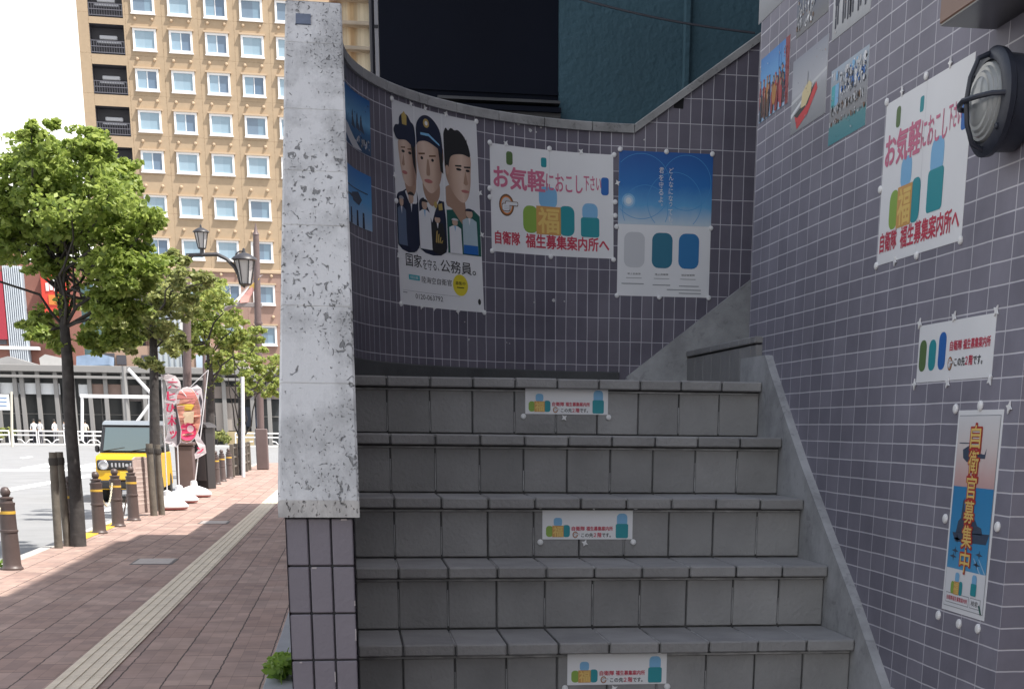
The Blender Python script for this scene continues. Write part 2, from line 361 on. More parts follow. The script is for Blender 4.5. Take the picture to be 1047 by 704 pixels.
# tiled front end of the wall: real tiles
mb = MB(); mb.box((-1.634, -.962, -.1), (-1.497, -.80, 1.357), grout)
for i in range(3):
    z = 1.3565; first = True
    while z > 0:
        hgt = .0985
        for_r = random.random()
        mb.box((-1.6385+i*.0482, -.9685-random.uniform(0, .0015), z-hgt), (-1.6385+i*.0482+.0447, -.955, z), tile_pillar, for_r, ch=.0022); z -= .1022
chip = mat('tile_chip', (.5, .47, .47), .9, var=.2, vscale=80)
for k in range(16):
    i = random.randrange(3); zz = 1.3565-.1022*random.randrange(11); x_ = -1.6385+i*.0482+random.uniform(.002, .03)
    mb.box((x_, -.9715, zz-.0035), (x_+random.uniform(.004, .014), -.962, zz-.0003), chip)
for k in range(7):
    zz = 1.3565-.1022*random.randrange(11)-random.uniform(0, .09); x_ = -1.6385+random.randrange(3)*.0482+.0447
    mb.box((x_-.0022, -.9715, zz-random.uniform(.006, .03)), (x_-.0002, -.962, zz), chip)
mb.build('end_tiles', root)
# tile cladding returning along both flanks of the end
# coping: sloped slabs, then the level and rising runs
def coping_slab(mb, s0, s1, m, hin=.013, hout=-.158, th=.036, seg=1):
    n = max(1, int(abs(s1-s0)/.06)) if seg else 1
    st = [s0+(s1-s0)*i/n for i in range(n+1)]
    vs = []; fs = []
    for s in st:
        a, b = wall_pt(s, hin), wall_pt(s, hout); z = coping_z(s)
        vs += [(a.x, a.y, z-th), (a.x, a.y, z-.004), (a.x+(b.x-a.x)*.03, a.y+(b.y-a.y)*.03, z), (b.x-(b.x-a.x)*.03, b.y-(b.y-a.y)*.03, z), (b.x, b.y, z-.004), (b.x, b.y, z-th)]
    for i in range(n):
        for k in range(6): fs.append((i*6+k, i*6+(k+1) % 6, (i+1)*6+(k+1) % 6, (i+1)*6+k))
    fs += [tuple(range(6)), tuple(n*6+k for k in range(5, -1, -1))]
    mb.mesh(vs, fs, m, random.random())
mb = MB()
cuts = [-.985, -.662, -.421, -.139, .071, .333, .646, .86]
for a, b in zip(cuts[:-1], cuts[1:]): coping_slab(mb, SQ+1.255-a, SQ+1.255-b+.0035, coping_m)
s = SQ+1.255-.86
joints = [s, SQ+.06, SQ-.2]; k = SQ-.2
while k > .1: k -= .22; joints.append(k)
joints[-1] = -.05
for a, b in zip(joints[:-1], joints[1:]): coping_slab(mb, a-.002, b+.002, coping_g)
coping_slab(mb, -.0505, -1.9, coping_g)
cop = mb.build('coping', root)
# dark skirting band at the foot of the curve (on the landing) and rising stair skirting
mb = MB()
for a, b in zip(svals[:-1], svals[1:]):
    if a < -.04 or a > SQ+.3: continue
    p, q, p2, q2 = wall_pt(a, .012), wall_pt(b, .012), wall_pt(a, .001), wall_pt(b, .001)
    mb.poly([(p.x, p.y, 1.70), (q.x, q.y, 1.70), (q.x, q.y, 1.79), (p.x, p.y, 1.79)], base_m)
    mb.poly([(p.x, p.y, 1.79), (q.x, q.y, 1.79), (q2.x, q2.y, 1.795), (p2.x, p2.y, 1.795)], base_m)
mb.build('base_band', root)
mb = MB(); mb.prism([(-.285, 1.70), (-.267, 1.775), (.286, 2.195), (1.9, 3.43), (1.9, 1.70)], lambda u, v, h: (u, 2.449-h, v), 0, .03, skirt_m)
mb.build('skirting', root)
# chips and old glue marks on the tiles
glue = mat('old_glue', (.5, .5, .5), .8, var=.3, vscale=60)
mb = MB()
def on_wall(x, y):
    d = ray(x, y); ox, oy = CAM.x-WC[0], CAM.y-WC[1]
    a = d.x**2+d.y**2; b = 2*(ox*d.x+oy*d.y); c = ox*ox+oy*oy-WR**2
    t = (-b+math.sqrt(b*b-4*a*c))/(2*a); P = CAM+d*t
    if P.x > WC[0]: P = at(x, y, 2.45); return WC[0]-P.x, P.z
    return WR*math.atan2(WC[0]-P.x, P.y-WC[1]), P.z
for (x, y, rr) in ((542, 133, .011), (530, 127, .008), (553, 130.5, .007), (566, 307, .01), (577, 308, .004), (546, 309, .004), (479, 347, .008), (475, 329, .003), (518, 350, .003), (568, 352, .003), (659, 143, .006), (521, 351, .003), (522, 131, .005), (548, 135, .005)):
    s, z = on_wall(x, y); pts = [(s+rr*random.uniform(.5, 1)*math.cos(k*.9), z+rr*random.uniform(.4, .9)*math.sin(k*.9)) for k in range(7)]
    mb.prism(pts, lambda u, v, h: Vector((*wall_pt(u, h)[:2], v)), .0002, .0016, glue)
mb.build('glue_marks', root)
s, z = on_wall(694, 106); hole = mat('black_void', (.01, .01, .012), .9)
mb = MB(); mb.prism([(s-.02, z-.02), (s+.022, z-.018), (s+.02, z+.024), (s-.022, z+.022)], lambda u, v, h: Vector((*wall_pt(u, h)[:2], v)), .0002, .0015, hole); mb.build('missing_tile', root)
# small blue-grey plate on the slope of the coping
ca = Vector((-1.575, .80, 1.396+(.80+.985)*SLOPE)); up = Vector((0, 1, SLOPE)).normalized(); nrm = Vector((0, -SLOPE, 1)).normalized()
mb = MB(); fn = lambda u, v, h: ca+Vector((1, 0, 0))*u+up*v+nrm*h
mb.prism([(-.046, -.085), (-.001, -.085), (-.001, -.02), (-.046, -.02)], fn, .0005, .004, mat('plate_blue', (.10, .125, .18), .45, var=.2, vscale=30))
tag(mb.build('name_plate'), 'small blank blue-grey plate fixed near the top of the sloping concrete coping', 'plate')

# ------------------------------------------------------------------ staircase
TR, RS, ZA, OV, P = .2879, .195, .94, .036, .152
root = thing('staircase', 'grey tiled staircase climbing between the curved wall and the tiled building', 'staircase')
for k in range(-4, 5):
    yk, zk = TR*k, ZA+RS*k
    depth = TR+OV
    core = MB(); core.box((-1.494, yk+OV+.007, -.1), (-.001, yk+TR+OV+.02, zk-.034), stepjoint)
    core.box((-1.494, yk+.012, zk-.034), (-.001, yk+TR+OV+.02, zk-.006), stepjoint)
    so = core.build('step', root)
    nm = MB(); rm = MB(); xr = -.0015; i = 0
    while xr > -1.49:
        xl = max(xr-P+.0055, -1.4935); r = random.random(); j = random.uniform(-.0012, .0012)
        zl = zk+random.uniform(-.001, .0008)
        # nosing: L-shaped tile, rough front lip and smoother tread
        nm.box((xl, yk+j, zl-.034), (xr, yk+.03, zl-.0005), steptile, r, ch=.004)
        nm.box((xl, yk+.004+j, zl-.02), (xr, yk+(TR+OV-.004 if k < 4 else .30), zl), treadtile, r, ch=.0025)
        rm.box((xl, yk+OV+j, zk-RS+.004), (xr, yk+OV+.02, zk-.046), steptile, random.random(), ch=.0022)
        xr -= P; i += 1
    # pale smears of mortar in some joints
    for q in range(10):
        x = -.0015-P*(q+1)+.0028
        if random.random() < .8 and x > -1.49: nm.box((x-.0016, yk+.010, zk-.008), (x+.0012, yk+TR*random.uniform(.6, 1.08), zk-.0012), jointpale)
        if random.random() < .6 and x > -1.49: rm.box((x-.001, yk+OV+.003, zk-RS+.01), (x+.0014, yk+OV+.012, zk-RS+random.uniform(.07, .14)), jointpale)
    rm.box((-1.494, yk+OV+.001, zk-.0455), (-.001, yk+OV+.02, zk-.040), jointpale)
    nm.build('nosing', so); rm.build('riser', so)
mb = MB()
pts = [(0, 1.47), (-1.49, 1.47)]+[(WC[0]-(WR+.03)*math.sin(R(a)), WC[1]+(WR+.03)*math.cos(R(a))) for a in range(80, -1, -8)]+[(0, 2.47)]
mb.prism(pts, lambda u, v, h: (u, v, h), 1.4, 1.7195, treadtile); mb.build('landing', root)
def winder(x, zt):
    core = MB(); core.box((x+.03, 1.44, 1.5), (x+.33, 2.43, zt-.03), stepjoint); so = core.build('step', root)
    nm = MB(); rm = MB(); y = 2.418
    while y > 1.3:
        y2 = max(y-P+.0055, 1.28); r = random.random()
        nm.box((x, y2, zt-.024), (x+.30, y, zt), steptile, r, ch=.003); rm.box((x+.006, y2, zt-.2), (x+.035, y, zt-.031), steptile, random.random(), ch=.002); y -= P
    nm.build('nosing', so); rm.build('riser', so)
winder(0.0, 1.887); winder(.30, 2.082)

# ------------------------------------------------------------------ tiled building on the right
root = thing('tiled_building', 'purple-grey tiled building wall to the right of the stairs covered in posters', 'building')
XW = .03; YE, YN = 1.475, -.915
mb = MB(); HT = 9.0
def tq(a, b, z0, z1, u0, u1):
    mb.poly([(a[0], a[1], z0), (b[0], b[1], z0), (b[0], b[1], z1), (a[0], a[1], z1)], tile_right, uv=[(u0, z0), (u1, z0), (u1, z1), (u0, z1)])
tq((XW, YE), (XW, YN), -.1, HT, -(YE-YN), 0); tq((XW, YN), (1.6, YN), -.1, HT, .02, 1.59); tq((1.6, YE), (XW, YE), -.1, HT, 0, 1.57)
mb.build('wall', root)
mb = MB(); mb.box((1.6, -16, -.1), (7, 13, 12.4), mat('rear_wall', (.2, .19, .2), .8)); mb.poly([(XW, YN, HT), (1.6, YN, HT), (1.6, YE, HT), (XW, YE, HT)], MATS['rear_wall']); mb.build('rear_block', root)  # added unseen mass, sized so its shadow covers stairs and pavement
sk = [(1.474, 1.70), (1.474, 1.815), (1.138, 1.813), (1.08, 1.765), (.80, 1.556), (.64, 1.44), (.233, 1.168), (.058, 1.053), (-.242, .835), (-.90, .375), (-1.35, .06), (-1.35, -.05), (-.6, -.05), (1.474, 1.0)]
mb = MB(); mb.prism(sk, lambda u, v, h: (XW-.0005-h, u, v), 0, .0285, skirt_m); mb.build('skirting', root)

# ------------------------------------------------------------------ printed sheets
def ink(name, c): return mat('ink_'+name, c, .55)
K_BLK = ink('black', (.02, .02, .022)); K_RED = ink('red', (.52, .05, .09)); K_PNK = ink('pink', (.58, .16, .26)); K_YEL = ink('yellow', (.74, .52, .16))
K_ORG = ink('orange', (.60, .32, .10)); K_TEAL = ink('teal', (.02, .27, .31)); K_GRN = ink('green', (.25, .40, .07)); K_LBL = ink('light_blue', (.20, .44, .68))
K_NAVY = ink('navy', (.012, .018, .045)); K_SKIN = ink('skin', (.52, .36, .27)); K_SKIN2 = ink('skin_shade', (.38, .24, .17)); K_WHT = ink('white', (.72, .73, .75))
K_GRY = ink('grey', (.30, .31, .33)); K_LGR = ink('light_grey', (.55, .56, .58)); K_BLU = ink('blue', (.02, .13, .42)); K_DGN = ink('dark_green', (.015, .10, .08)); K_LIP = ink('lip', (.45, .16, .15))
K_MID = ink('skin_mid', (.46, .30, .22)); K_LIT = ink('skin_light', (.60, .44, .345))
K_GOLD = ink('gold', (.45, .33, .10)); K_CYAN = ink('cyan', (.05, .40, .45)); K_BRI = ink('bright_yellow', (.72, .60, .04)); K_BRN = ink('brown', (.16, .08, .04)); K_OR2 = ink('flag_orange', (.66, .22, .05)); K_VRED = ink('vivid_red', (.6, .03, .04))
K_PAPER = mat('paper', (.76, .765, .775), .6, var=.03, vscale=6)
_tc = {}
def text_tris(s, bold=0.):
    key = (s, bold)
    if key in _tc: return _tc[key]
    c = bpy.data.curves.new('text', 'FONT'); c.body = s; c.size = 1; c.offset = bold; c.resolution_u = 3
    o = bpy.data.objects.new('text', c); COL.objects.link(o)
    dg = bpy.context.evaluated_depsgraph_get(); dg.update()
    me = bpy.data.meshes.new_from_object(o.evaluated_get(dg)); me.calc_loop_triangles()
    co = [v.co for v in me.vertices]; tr = [[(co[i].x, co[i].y) for i in t.vertices] for t in me.loop_triangles]
    bpy.data.objects.remove(o); bpy.data.curves.remove(c); bpy.data.meshes.remove(me)
    xs = [p[0] for t in tr for p in t]; ys = [p[1] for t in tr for p in t]
    _tc[key] = (tr, min(xs), max(xs), min(ys), max(ys)); return _tc[key]
def clip(poly, a, s, keep_gt):
    o = []
    for i in range(len(poly)):
        p, q = poly[i], poly[(i+1) % len(poly)]
        ip = (p[0] >= a) if keep_gt else (p[0] <= a); iq = (q[0] >= a) if keep_gt else (q[0] <= a)
        if ip: o.append(p)
        if ip != iq:
            t = (a-p[0])/(q[0]-p[0]); o.append((a, p[1]+t*(q[1]-p[1])))
    return o
class Sheet:
    """flat print: coordinates in metres, u right, v down from the top left corner"""
    def __init__(s, fn, w, h, curved=False, step=.03): s.fn = fn; s.w = w; s.h = h; s.c = curved; s.step = step; s.mbs = {}
    def mb(s, part):
        if part not in s.mbs: s.mbs[part] = MB()
        return s.mbs[part]
    def raw(s, tri, m, lay, part, uvs=False):
        mb = s.mb(part); h = .0012+lay*.00035
        pieces = [tri]
        if s.c:
            pieces = []; a = min(p[0] for p in tri); b = max(p[0] for p in tri)
            k = math.floor(a/s.step)
            while k*s.step < b:
                q = clip(tri, k*s.step, 0, True); q = clip(q, (k+1)*s.step, 0, False) if len(q) > 2 else []
                if len(q) > 2: pieces.append(q)
                k += 1
        for q in pieces: mb.poly([s.fn(u, v, h) for u, v in q], m, uv=[(u/s.w, 1-v/s.h) for u, v in q])
    def poly(s, pts, m, lay=1, part='paper'):
        if len(pts) == 3: return s.raw(pts, m, lay, part)
        for t in tessellate_polygon([[Vector((u, v, 0)) for u, v in pts]]): s.raw([pts[i] for i in t], m, lay, part)
    def rect(s, a, b, c, d, m, lay=1, part='paper'):
        s.raw([(a, b), (c, b), (c, d), (a, d)], m, lay, part)
    def ell(s, cx, cy, rx, ry, m, lay=1, part='paper', a0=0, a1=360, n=24):
        s.poly([(cx+rx*math.cos(R(a0+(a1-a0)*k/n)), cy+ry*math.sin(R(a0+(a1-a0)*k/n))) for k in range(n if a1-a0 >= 360 else n+1)], m, lay, part)
    def rrect(s, a, b, c, d, r, m, lay=1, part='paper'):
        p = []
        for (x, y, t) in ((c-r, b+r, -90), (c-r, d-r, 0), (a+r, d-r, 90), (a+r, b+r, 180)): p += [(x+r*math.cos(R(t+k*22.5)), y+r*math.sin(R(t+k*22.5))) for k in range(5)]
        s.poly(p, m, lay, part)
    def text(s, tx, a, b, c, d, m, lay=2, bold=0., part='lettering'):
        tr, x0, x1, y0, y1 = text_tris(tx, 0.)
        e = bold*(d-b)
        for k, (du, dv) in enumerate(((0, 0), (-1, -.7), (1, -.7), (-1, .7), (1, .7), (0, 1), (0, -1)) if bold else ((0, 0),)):
            for t in tr: s.raw([(a+du*e+(p[0]-x0)/(x1-x0)*(c-a), d+dv*e-(p[1]-y0)/(y1-y0)*(d-b)) for p in t], m, lay+.12*k, part)
    def paper(s, m=None, th=.0011, wob=.0):
        mb = s.mb('paper'); n = max(1, int(s.w/.03)) if s.c else 6; mm = m or K_PAPER; k = 6
        g = [[s.fn(s.w*i/n, s.h*j/k, th) for j in range(k+1)] for i in range(n+1)]
        for i in range(n):
            for j in range(k): mb.poly([g[i][j], g[i+1][j], g[i+1][j+1], g[i][j+1]], mm, uv=[(i/n, 1-j/k), ((i+1)/n, 1-j/k), ((i+1)/n, 1-(j+1)/k), (i/n, 1-(j+1)/k)])
        ed = [(i/n*s.w, 0) for i in range(n+1)]+[(s.w, j/k*s.h) for j in range(1, k+1)]+[(i/n*s.w, s.h) for i in range(n-1, -1, -1)]+[(0, j/k*s.h) for j in range(k-1, 0, -1)]
        for p, q in zip(ed, ed[1:]+ed[:1]): mb.poly([s.fn(*p, .0002), s.fn(*q, .0002), s.fn(*q, th), s.fn(*p, th)], mm)
    def pins(s, lst, r=.010, root=None):
        for (u, v, kind) in lst:
            mb = MB()
            if kind == 'o':
                prev = None
                for (rr, h) in ((1, .0006), (1, .004), (.8, .0065), (.35, .0078)):
                    ring = [s.fn(u+r*rr*math.cos(R(30*k)), v+r*rr*math.sin(R(30*k)), h) for k in range(12)]
                    if prev: mb.mesh(prev+ring, [(k, (k+1) % 12, 12+(k+1) % 12, 12+k) for k in range(12)], PIN)
                    prev = ring
                mb.mesh(prev, [tuple(range(12))], PIN)
            else:
                t0 = random.uniform(0, 90)
                pts = [(u+r*1.25*(1 if k % 2 == 0 else .42)*math.cos(R(t0+45*k)), v+r*1.25*(1 if k % 2 == 0 else .42)*math.sin(R(t0+45*k))) for k in range(8)]
                mb.prism(pts, s.fn, .0018, .005, PIN)
            mb.build('pin', root)
    def done(s, name, label, cat, group=None, pins=(), pr=.010):
        root = thing(name, label, cat, s.fn(s.w/2, s.h, 0), group=group)
        for part, mb in s.mbs.items():
            o = mb.build(part); o.parent = root; o.matrix_parent_inverse = Matrix.Translation(root.location).inverted()
        n0 = set(bpy.data.objects); s.pins(pins, pr)
        for o in set(bpy.data.objects)-n0: o.parent = root; o.matrix_parent_inverse = Matrix.Translation(root.location).inverted()
        return root
PIN = mat('pin_white', (.78, .78, .78), .4)
def fn_curve(s0, ztop, skew=0.): return lambda u, v, h: Vector((*wall_pt(s0-u-skew*v, h)[:2], ztop-v))
def fn_right(Y0, ztop, skew=0.): return lambda u, v, h: Vector((XW-h, Y0-u-skew*v, ztop-v))
def fn_step(X0, ztop, Y): return lambda u, v, h: Vector((X0+u, Y-h, ztop-v))

def fuku_block(sh, cx, top, w, L0=0):
    """yellow gift block carrying the character fuku, between plain green and teal patches"""
    h = w*1.02
    sh.rrect(cx-w*1.05, top+h*.06, cx-w*.42, top+h*.98, w*.26, K_GRN, 1+L0)
    sh.rrect(cx+w*.42, top-h*.02, cx+w*1.05, top+h, w*.24, K_TEAL, 1+L0)
    sh.rrect(cx-w*.38, top-h*.62, cx+w*.36, top+h*.1, w*.24, K_LBL, 1+L0)
    sh.rect(cx-w*.5, top+h*.04, cx+w*.5, top+h, K_ORG, 2+L0)
    sh.text('福', cx-w*.42, top+h*.1, cx+w*.42, top+h*.94, K_YEL, 3+L0, .02, 'lettering')
def teal_block(sh, a, b, c, d, L0=0):
    sh.rrect(a+(c-a)*.08, b, c-(c-a)*.08, b+(d-b)*.52, (c-a)*.3, K_LBL, 1+L0); sh.rrect(a, b+(d-b)*.42, c, d, (c-a)*.12, K_TEAL, 2+L0)
def pointing(sh, cx, cy, r):
    sh.ell(cx, cy, r*.86, r, K_BRN, 1); sh.ell(cx, cy, r*.72, r*.84, K_OR2, 2); sh.ell(cx, cy, r*.60, r*.72, K_LGR, 3)
    sh.rrect(cx-r*.56, cy-r*.16, cx+r*.41, cy+r*.56, r*.2, K_BRN, 4); sh.rrect(cx-r*.16, cy-r*.38, cx+r*1.31, cy+r*.04, r*.12, K_BRN, 4.3)
    sh.rrect(cx-r*.5, cy-r*.1, cx+r*.35, cy+r*.5, r*.2, K_WHT, 5); sh.rrect(cx-r*.1, cy-r*.32, cx+r*1.25, cy-r*.02, r*.12, K_WHT, 6)
    for k in range(3): sh.rect(cx-r*.3, cy+r*(.08+.13*k), cx+r*.3, cy+r*(.1+.13*k), K_GRY, 7)

# -- invitation poster on the curve
def invite(sh, w, h, alt=False):
    sh.paper()
    X = lambda a: a*w
    Yv = lambda b: b*h
    sh.text('お気軽', X(.03), Yv(.20), X(.46), Yv(.40), K_PNK, 2, .03)
    sh.text('におこし', X(.47), Yv(.215), X(.76), Yv(.385), K_PNK, 2, .012)
    sh.text('下さい', X(.77), Yv(.215), X(.905), Yv(.355), K_PNK, 2, .012)
    sh.text('自衛隊', X(.03), Yv(.805), X(.245), Yv(.925), K_RED, 2, .025)
    sh.text('福生募集案内所へ', X(.295), Yv(.805), X(.965), Yv(.935), K_RED, 2, .025)
    if alt:
        fuku_block(sh, X(.315), Yv(.545), w*.18); teal_block(sh, X(.585), Yv(.36), X(.76), Yv(.78))
    else:
        pointing(sh, X(.135), Yv(.555), w*.075); fuku_block(sh, X(.485), Yv(.52), w*.20); teal_block(sh, X(.745), Yv(.475), X(.89), Yv(.80))
    sh.rrect(X(.14), Yv(.055), X(.195), Yv(.18), w*.02, ink('olive', (.10, .17, .06)), 1); sh.rrect(X(.43), Yv(.075), X(.475), Yv(.165), w*.012, K_TEAL, 1)
    sh.rrect(X(.905), Yv(.22), X(.965), Yv(.39), w*.02, K_BLU, 1)
    sh.rect(X(.499), 0, X(.501), h, K_LGR, 1, 'paper')
A2W, A2H = .576, .418
sh = Sheet(fn_curve(.617, 2.686, .02), A2W, A2H, True); invite(sh, A2W, A2H)
pp = [(0, 0, 'o'), (.08, -.006, 'x'), (A2W*.5, -.006, 'o'), (A2W*.75, -.005, 'x'), (A2W+.004, 0, 'o'), (-.006, A2H*.42, 'o'), (-.006, A2H*.5, 'o'), (A2W+.008, A2H*.45, 'o'), (A2W+.008, A2H*.58, 'o'), (0, A2H, 'o'), (A2W*.5, A2H+.004, 'o'), (A2W, A2H+.004, 'o')]
sh.done('poster', 'landscape white poster with pink lettering on the curved wall, between two portrait posters', 'poster', pins=pp, pr=.0105)

SKP = ramp_y('skin_print', [(.09, (.50, .35, .27)), (.16, (.66, .50, .40)), (.225, (.55, .38, .29)), (.285, (.30, .18, .13)), (.33, (.52, .36, .28)), (.42, (.67, .51, .41)), (.52, (.60, .43, .33)), (.61, (.32, .20, .15)), (.66, (.30, .18, .13)), (.76, (.53, .37, .28)), (.85, (.66, .49, .39)), (.93, (.46, .31, .24))], 'U')
# -- portrait poster: three uniformed people
PW, PH = .505, .737
sh = Sheet(fn_curve(1.19, 2.757, .045), PW, PH, True, .025); sh.paper()
X = lambda a: a*PW
V = lambda b: b*PH
def smooth(pts, n=4):
    o = []; k = len(pts)
    for i in range(k):
        p0, p1, p2, p3 = pts[i-1], pts[i], pts[(i+1) % k], pts[(i+2) % k]
        for j in range(n):
            t = j/n; o.append(tuple(.5*((2*b)+(-a+c)*t+(2*a-5*b+4*c-d)*t*t+(-a+3*b-3*c+d)*t**3) for a, b, c, d in zip(p0, p1, p2, p3)))
    return o
def pol(pts, m, lay):
    q = smooth(pts) if m in (SKP, K_SKIN, K_SKIN2, K_NAVY, K_BLK, K_MID, K_LIT) and len(pts) > 4 else pts
    sh.poly([(X(min(max(a, .0), 1)), V(b)) for a, b in q], m, lay)
def el(a, b, ra, rb, m, lay, a0=0, a1=360): sh.ell(X(a), V(b), X(ra), V(rb), m, lay, a0=a0, a1=a1)
PBG = ink('print_pale', (.68, .685, .70))
for a, b in ((.0, .285), (.30, .615), (.63, .995)): sh.rect(X(a), V(.0), X(b), V(.70), PBG, 1)
# strip one: woman in a brimmed hat
pol([(0, .48), (.10, .43), (.285, .41), (.285, .70), (0, .70)], K_NAVY, 2); pol([(.13, .43), (.19, .40), (.285, .385), (.285, .47), (.22, .52)], K_WHT, 3)
pol([(.14, .35), (.27, .33), (.27, .42), (.19, .455), (.14, .41)], K_SKIN2, 4); pol([(.075, .18), (.285, .18), (.285, .36), (.20, .40), (.13, .385), (.095, .34), (.07, .27)], SKP, 5)
pol([(.23, .18), (.285, .18), (.285, .34), (.25, .28)], K_BLK, 6); pol([(0, .145), (.03, .118), (.08, .11), (.09, .075), (.14, .052), (.20, .055), (.24, .08), (.285, .105), (.285, .20), (.17, .178), (.06, .185), (.02, .17)], K_NAVY, 7)
pol([(.12, .06), (.155, .04), (.19, .06), (.185, .105), (.125, .105)], K_GOLD, 8)
for a in (.125, .215): el(a, .235, .022, .007, K_BLK, 6); pol([(a-.03, .216), (a+.03, .21), (a+.03, .217), (a-.028, .222)], K_BRN, 6)
pol([(.10, .30), (.13, .245), (.14, .30), (.12, .307)], K_SKIN2, 6); el(.135, .337, .036, .009, K_LIP, 6)
# strip two: woman in a peaked cap
pol([(.30, .50), (.36, .44), (.58, .44), (.615, .47), (.615, .70), (.30, .70)], K_NAVY, 2); pol([(.36, .43), (.43, .50), (.46, .56), (.50, .50), (.57, .42), (.56, .38), (.38, .38)], K_WHT, 3)
pol([(.38, .34), (.55, .34), (.56, .42), (.47, .475), (.38, .42)], K_SKIN2, 4); pol([(.305, .16), (.61, .16), (.60, .29), (.56, .365), (.47, .41), (.39, .385), (.33, .32), (.305, .25)], SKP, 5)
pol([(.56, .15), (.615, .15), (.615, .30), (.585, .29)], K_BLK, 6); pol([(.30, .14), (.315, .08), (.38, .038), (.46, .028), (.54, .05), (.60, .10), (.615, .20), (.56, .178), (.44, .155), (.34, .165), (.30, .185)], K_NAVY, 7)
pol([(.36, .118), (.46, .115), (.58, .155), (.585, .165), (.46, .128), (.36, .13)], K_LBL, 8); el(.435, .067, .036, .022, K_GOLD, 8); el(.435, .067, .018, .011, K_WHT, 9)
for a in (.365, .495): el(a, .243, .028, .0085, K_LIT, 6); el(a, .243, .016, .008, K_BLK, 7); pol([(a-.04, .222), (a+.04, .214), (a+.042, .222), (a-.038, .23)], K_BRN, 6)
pol([(.415, .315), (.43, .25), (.45, .25), (.46, .315), (.435, .325)], K_SKIN2, 6); el(.435, .352, .05, .01, K_LIP, 6)
pol([(.54, .46), (.585, .45), (.59, .485), (.545, .49)], K_GOLD, 6)
# strip three: man with short black hair
pol([(.63, .48), (.74, .47), (.93, .46), (.995, .49), (.995, .70), (.63, .70)], K_DGN, 2); pol([(.64, .36), (.80, .36), (.85, .46), (.83, .55), (.70, .47), (.64, .45)], K_SKIN2, 3)
pol([(.64, .17), (.90, .17), (.915, .28), (.905, .35), (.875, .405), (.82, .43), (.74, .40), (.66, .33), (.64, .27)], SKP, 4)
pol([(.63, .11), (.66, .065), (.69, .075), (.72, .06), (.76, .068), (.80, .064), (.85, .085), (.89, .12), (.915, .165), (.91, .19), (.84, .182), (.75, .19), (.70, .21), (.675, .26), (.645, .26), (.63, .2)], K_BLK, 6)
for k in range(15):
    a_ = .65+.016*k; b_ = .085+.02*abs(k-5)/5*(1 if k > 5 else .6); pol([(a_-.012, b_+.03), (a_+.004+.004*(k % 3), b_-.022-.006*(k % 2)), (a_+.016, b_+.03)], K_BLK, 6)
for a, ww in ((.79, .03), (.885, .022)): el(a, .262, ww, .0065, K_BLK, 6); pol([(a-.04, .243), (a+.03, .238), (a+.03, .247), (a-.038, .25)], K_BLK, 6)
pol([(.835, .33), (.86, .265), (.885, .33), (.86, .34)], K_SKIN2, 6); el(.85, .37, .042, .008, K_LIP, 6)
el(.66, .275, .018, .025, K_MID, 7)
# small full figures at the foot of each strip
def fig(a, b, w, h, body, hat, lay=9, leg=None):
    pol([(a-w*.5, b+h*.26), (a-w*.2, b+h*.2), (a+w*.2, b+h*.2), (a+w*.5, b+h*.26), (a+w*.55, b+h), (a-w*.5, b+h)], body, lay)
    if leg: pol([(a-w*.48, b+h*.8), (a+w*.52, b+h*.8), (a+w*.54, b+h), (a-w*.5, b+h)], leg, lay+1)
    el(a, b+h*.1, w*.24, h*.1, K_SKIN, lay+1); el(a, b+h*.045, w*.3, h*.06, hat, lay+2, 180, 360); pol([(a-w*.08, b+h*.2), (a+w*.08, b+h*.2), (a, b+h*.36)], K_WHT if body != K_WHT else K_LBL, lay+1)
fig(.065, .46, .12, .24, ink('camo', (.10, .14, .22)), K_GRY); fig(.20, .43, .14, .27, K_NAVY, K_BLK); fig(.37, .45, .14, .25, K_WHT, K_BLK); fig(.52, .52, .14, .18, K_BLK, K_NAVY)
el(.505, .465, .02, .017, K_GOLD, 12)
for k in range(4): pol([(.50+.02*k, .60+.015*k), (.515+.02*k, .595+.015*k), (.50+.02*k, .66), (.488+.02*k, .655)], K_GOLD, 13)
fig(.72, .52, .13, .18, K_WHT, K_LGR); fig(.88, .46, .15, .235, ink('pale_shirt', (.40, .50, .55)), K_NAVY, leg=K_BLU)
for a in (.2925, .6225): sh.rect(X(a-.004), 0, X(a+.004), V(.70), K_WHT, 15)
sh.text('国家', X(.10), V(.735), X(.31), V(.80), K_BLK, 2, .006); sh.text('を守る、', X(.325), V(.75), X(.52), V(.805), K_BLK, 2, 0); sh.text('公務員。', X(.54), V(.74), X(.93), V(.805), K_BLK, 2, .006)
sh.rect(X(.13), V(.842), X(.275), V(.868), K_CYAN, 2); sh.text('特別職', X(.15), V(.848), X(.255), V(.863), K_WHT, 3, .0); sh.text('陸海空自衛官', X(.30), V(.842), X(.66), V(.875), K_BLK, 2, .0)
sh.ell(X(.755), V(.865), .042, .042, K_BRI, 2); sh.text('募集中', X(.70), V(.845), X(.81), V(.865), K_BLK, 3); sh.rect(X(.715), V(.875), X(.795), V(.88), K_BLK, 3)
sh.rect(X(.04), V(.925), X(.75), V(.9265), K_GRY, 2, 'lettering'); sh.text('0120-063792', X(.21), V(.936), X(.55), V(.962), K_BLK, 2)
sh.rect(X(.04), V(.934), X(.10), V(.939), K_GRY, 2, 'lettering'); sh.ell(X(.955), V(.945), .008, .012, K_BLK, 2)
sh.done('poster', 'tall white poster showing three uniformed people side by side, on the curved wall', 'poster',
        pins=[(0, 0, 'o'), (.13, -.004, 'x'), (.22, -.004, 'x'), (.34, -.004, 'x'), (PW, 0, 'o'), (-.004, .27, 'x'), (0, .36, 'o'), (PW+.003, .27, 'x'), (PW+.004, .43, 'x'), (0, PH, 'o'), (.14, PH, 'x'), (.22, PH, 'x'), (.36, PH+.004, 'x'), (PW, PH, 'o'), (-.003, .56, 'x')], pr=.010)

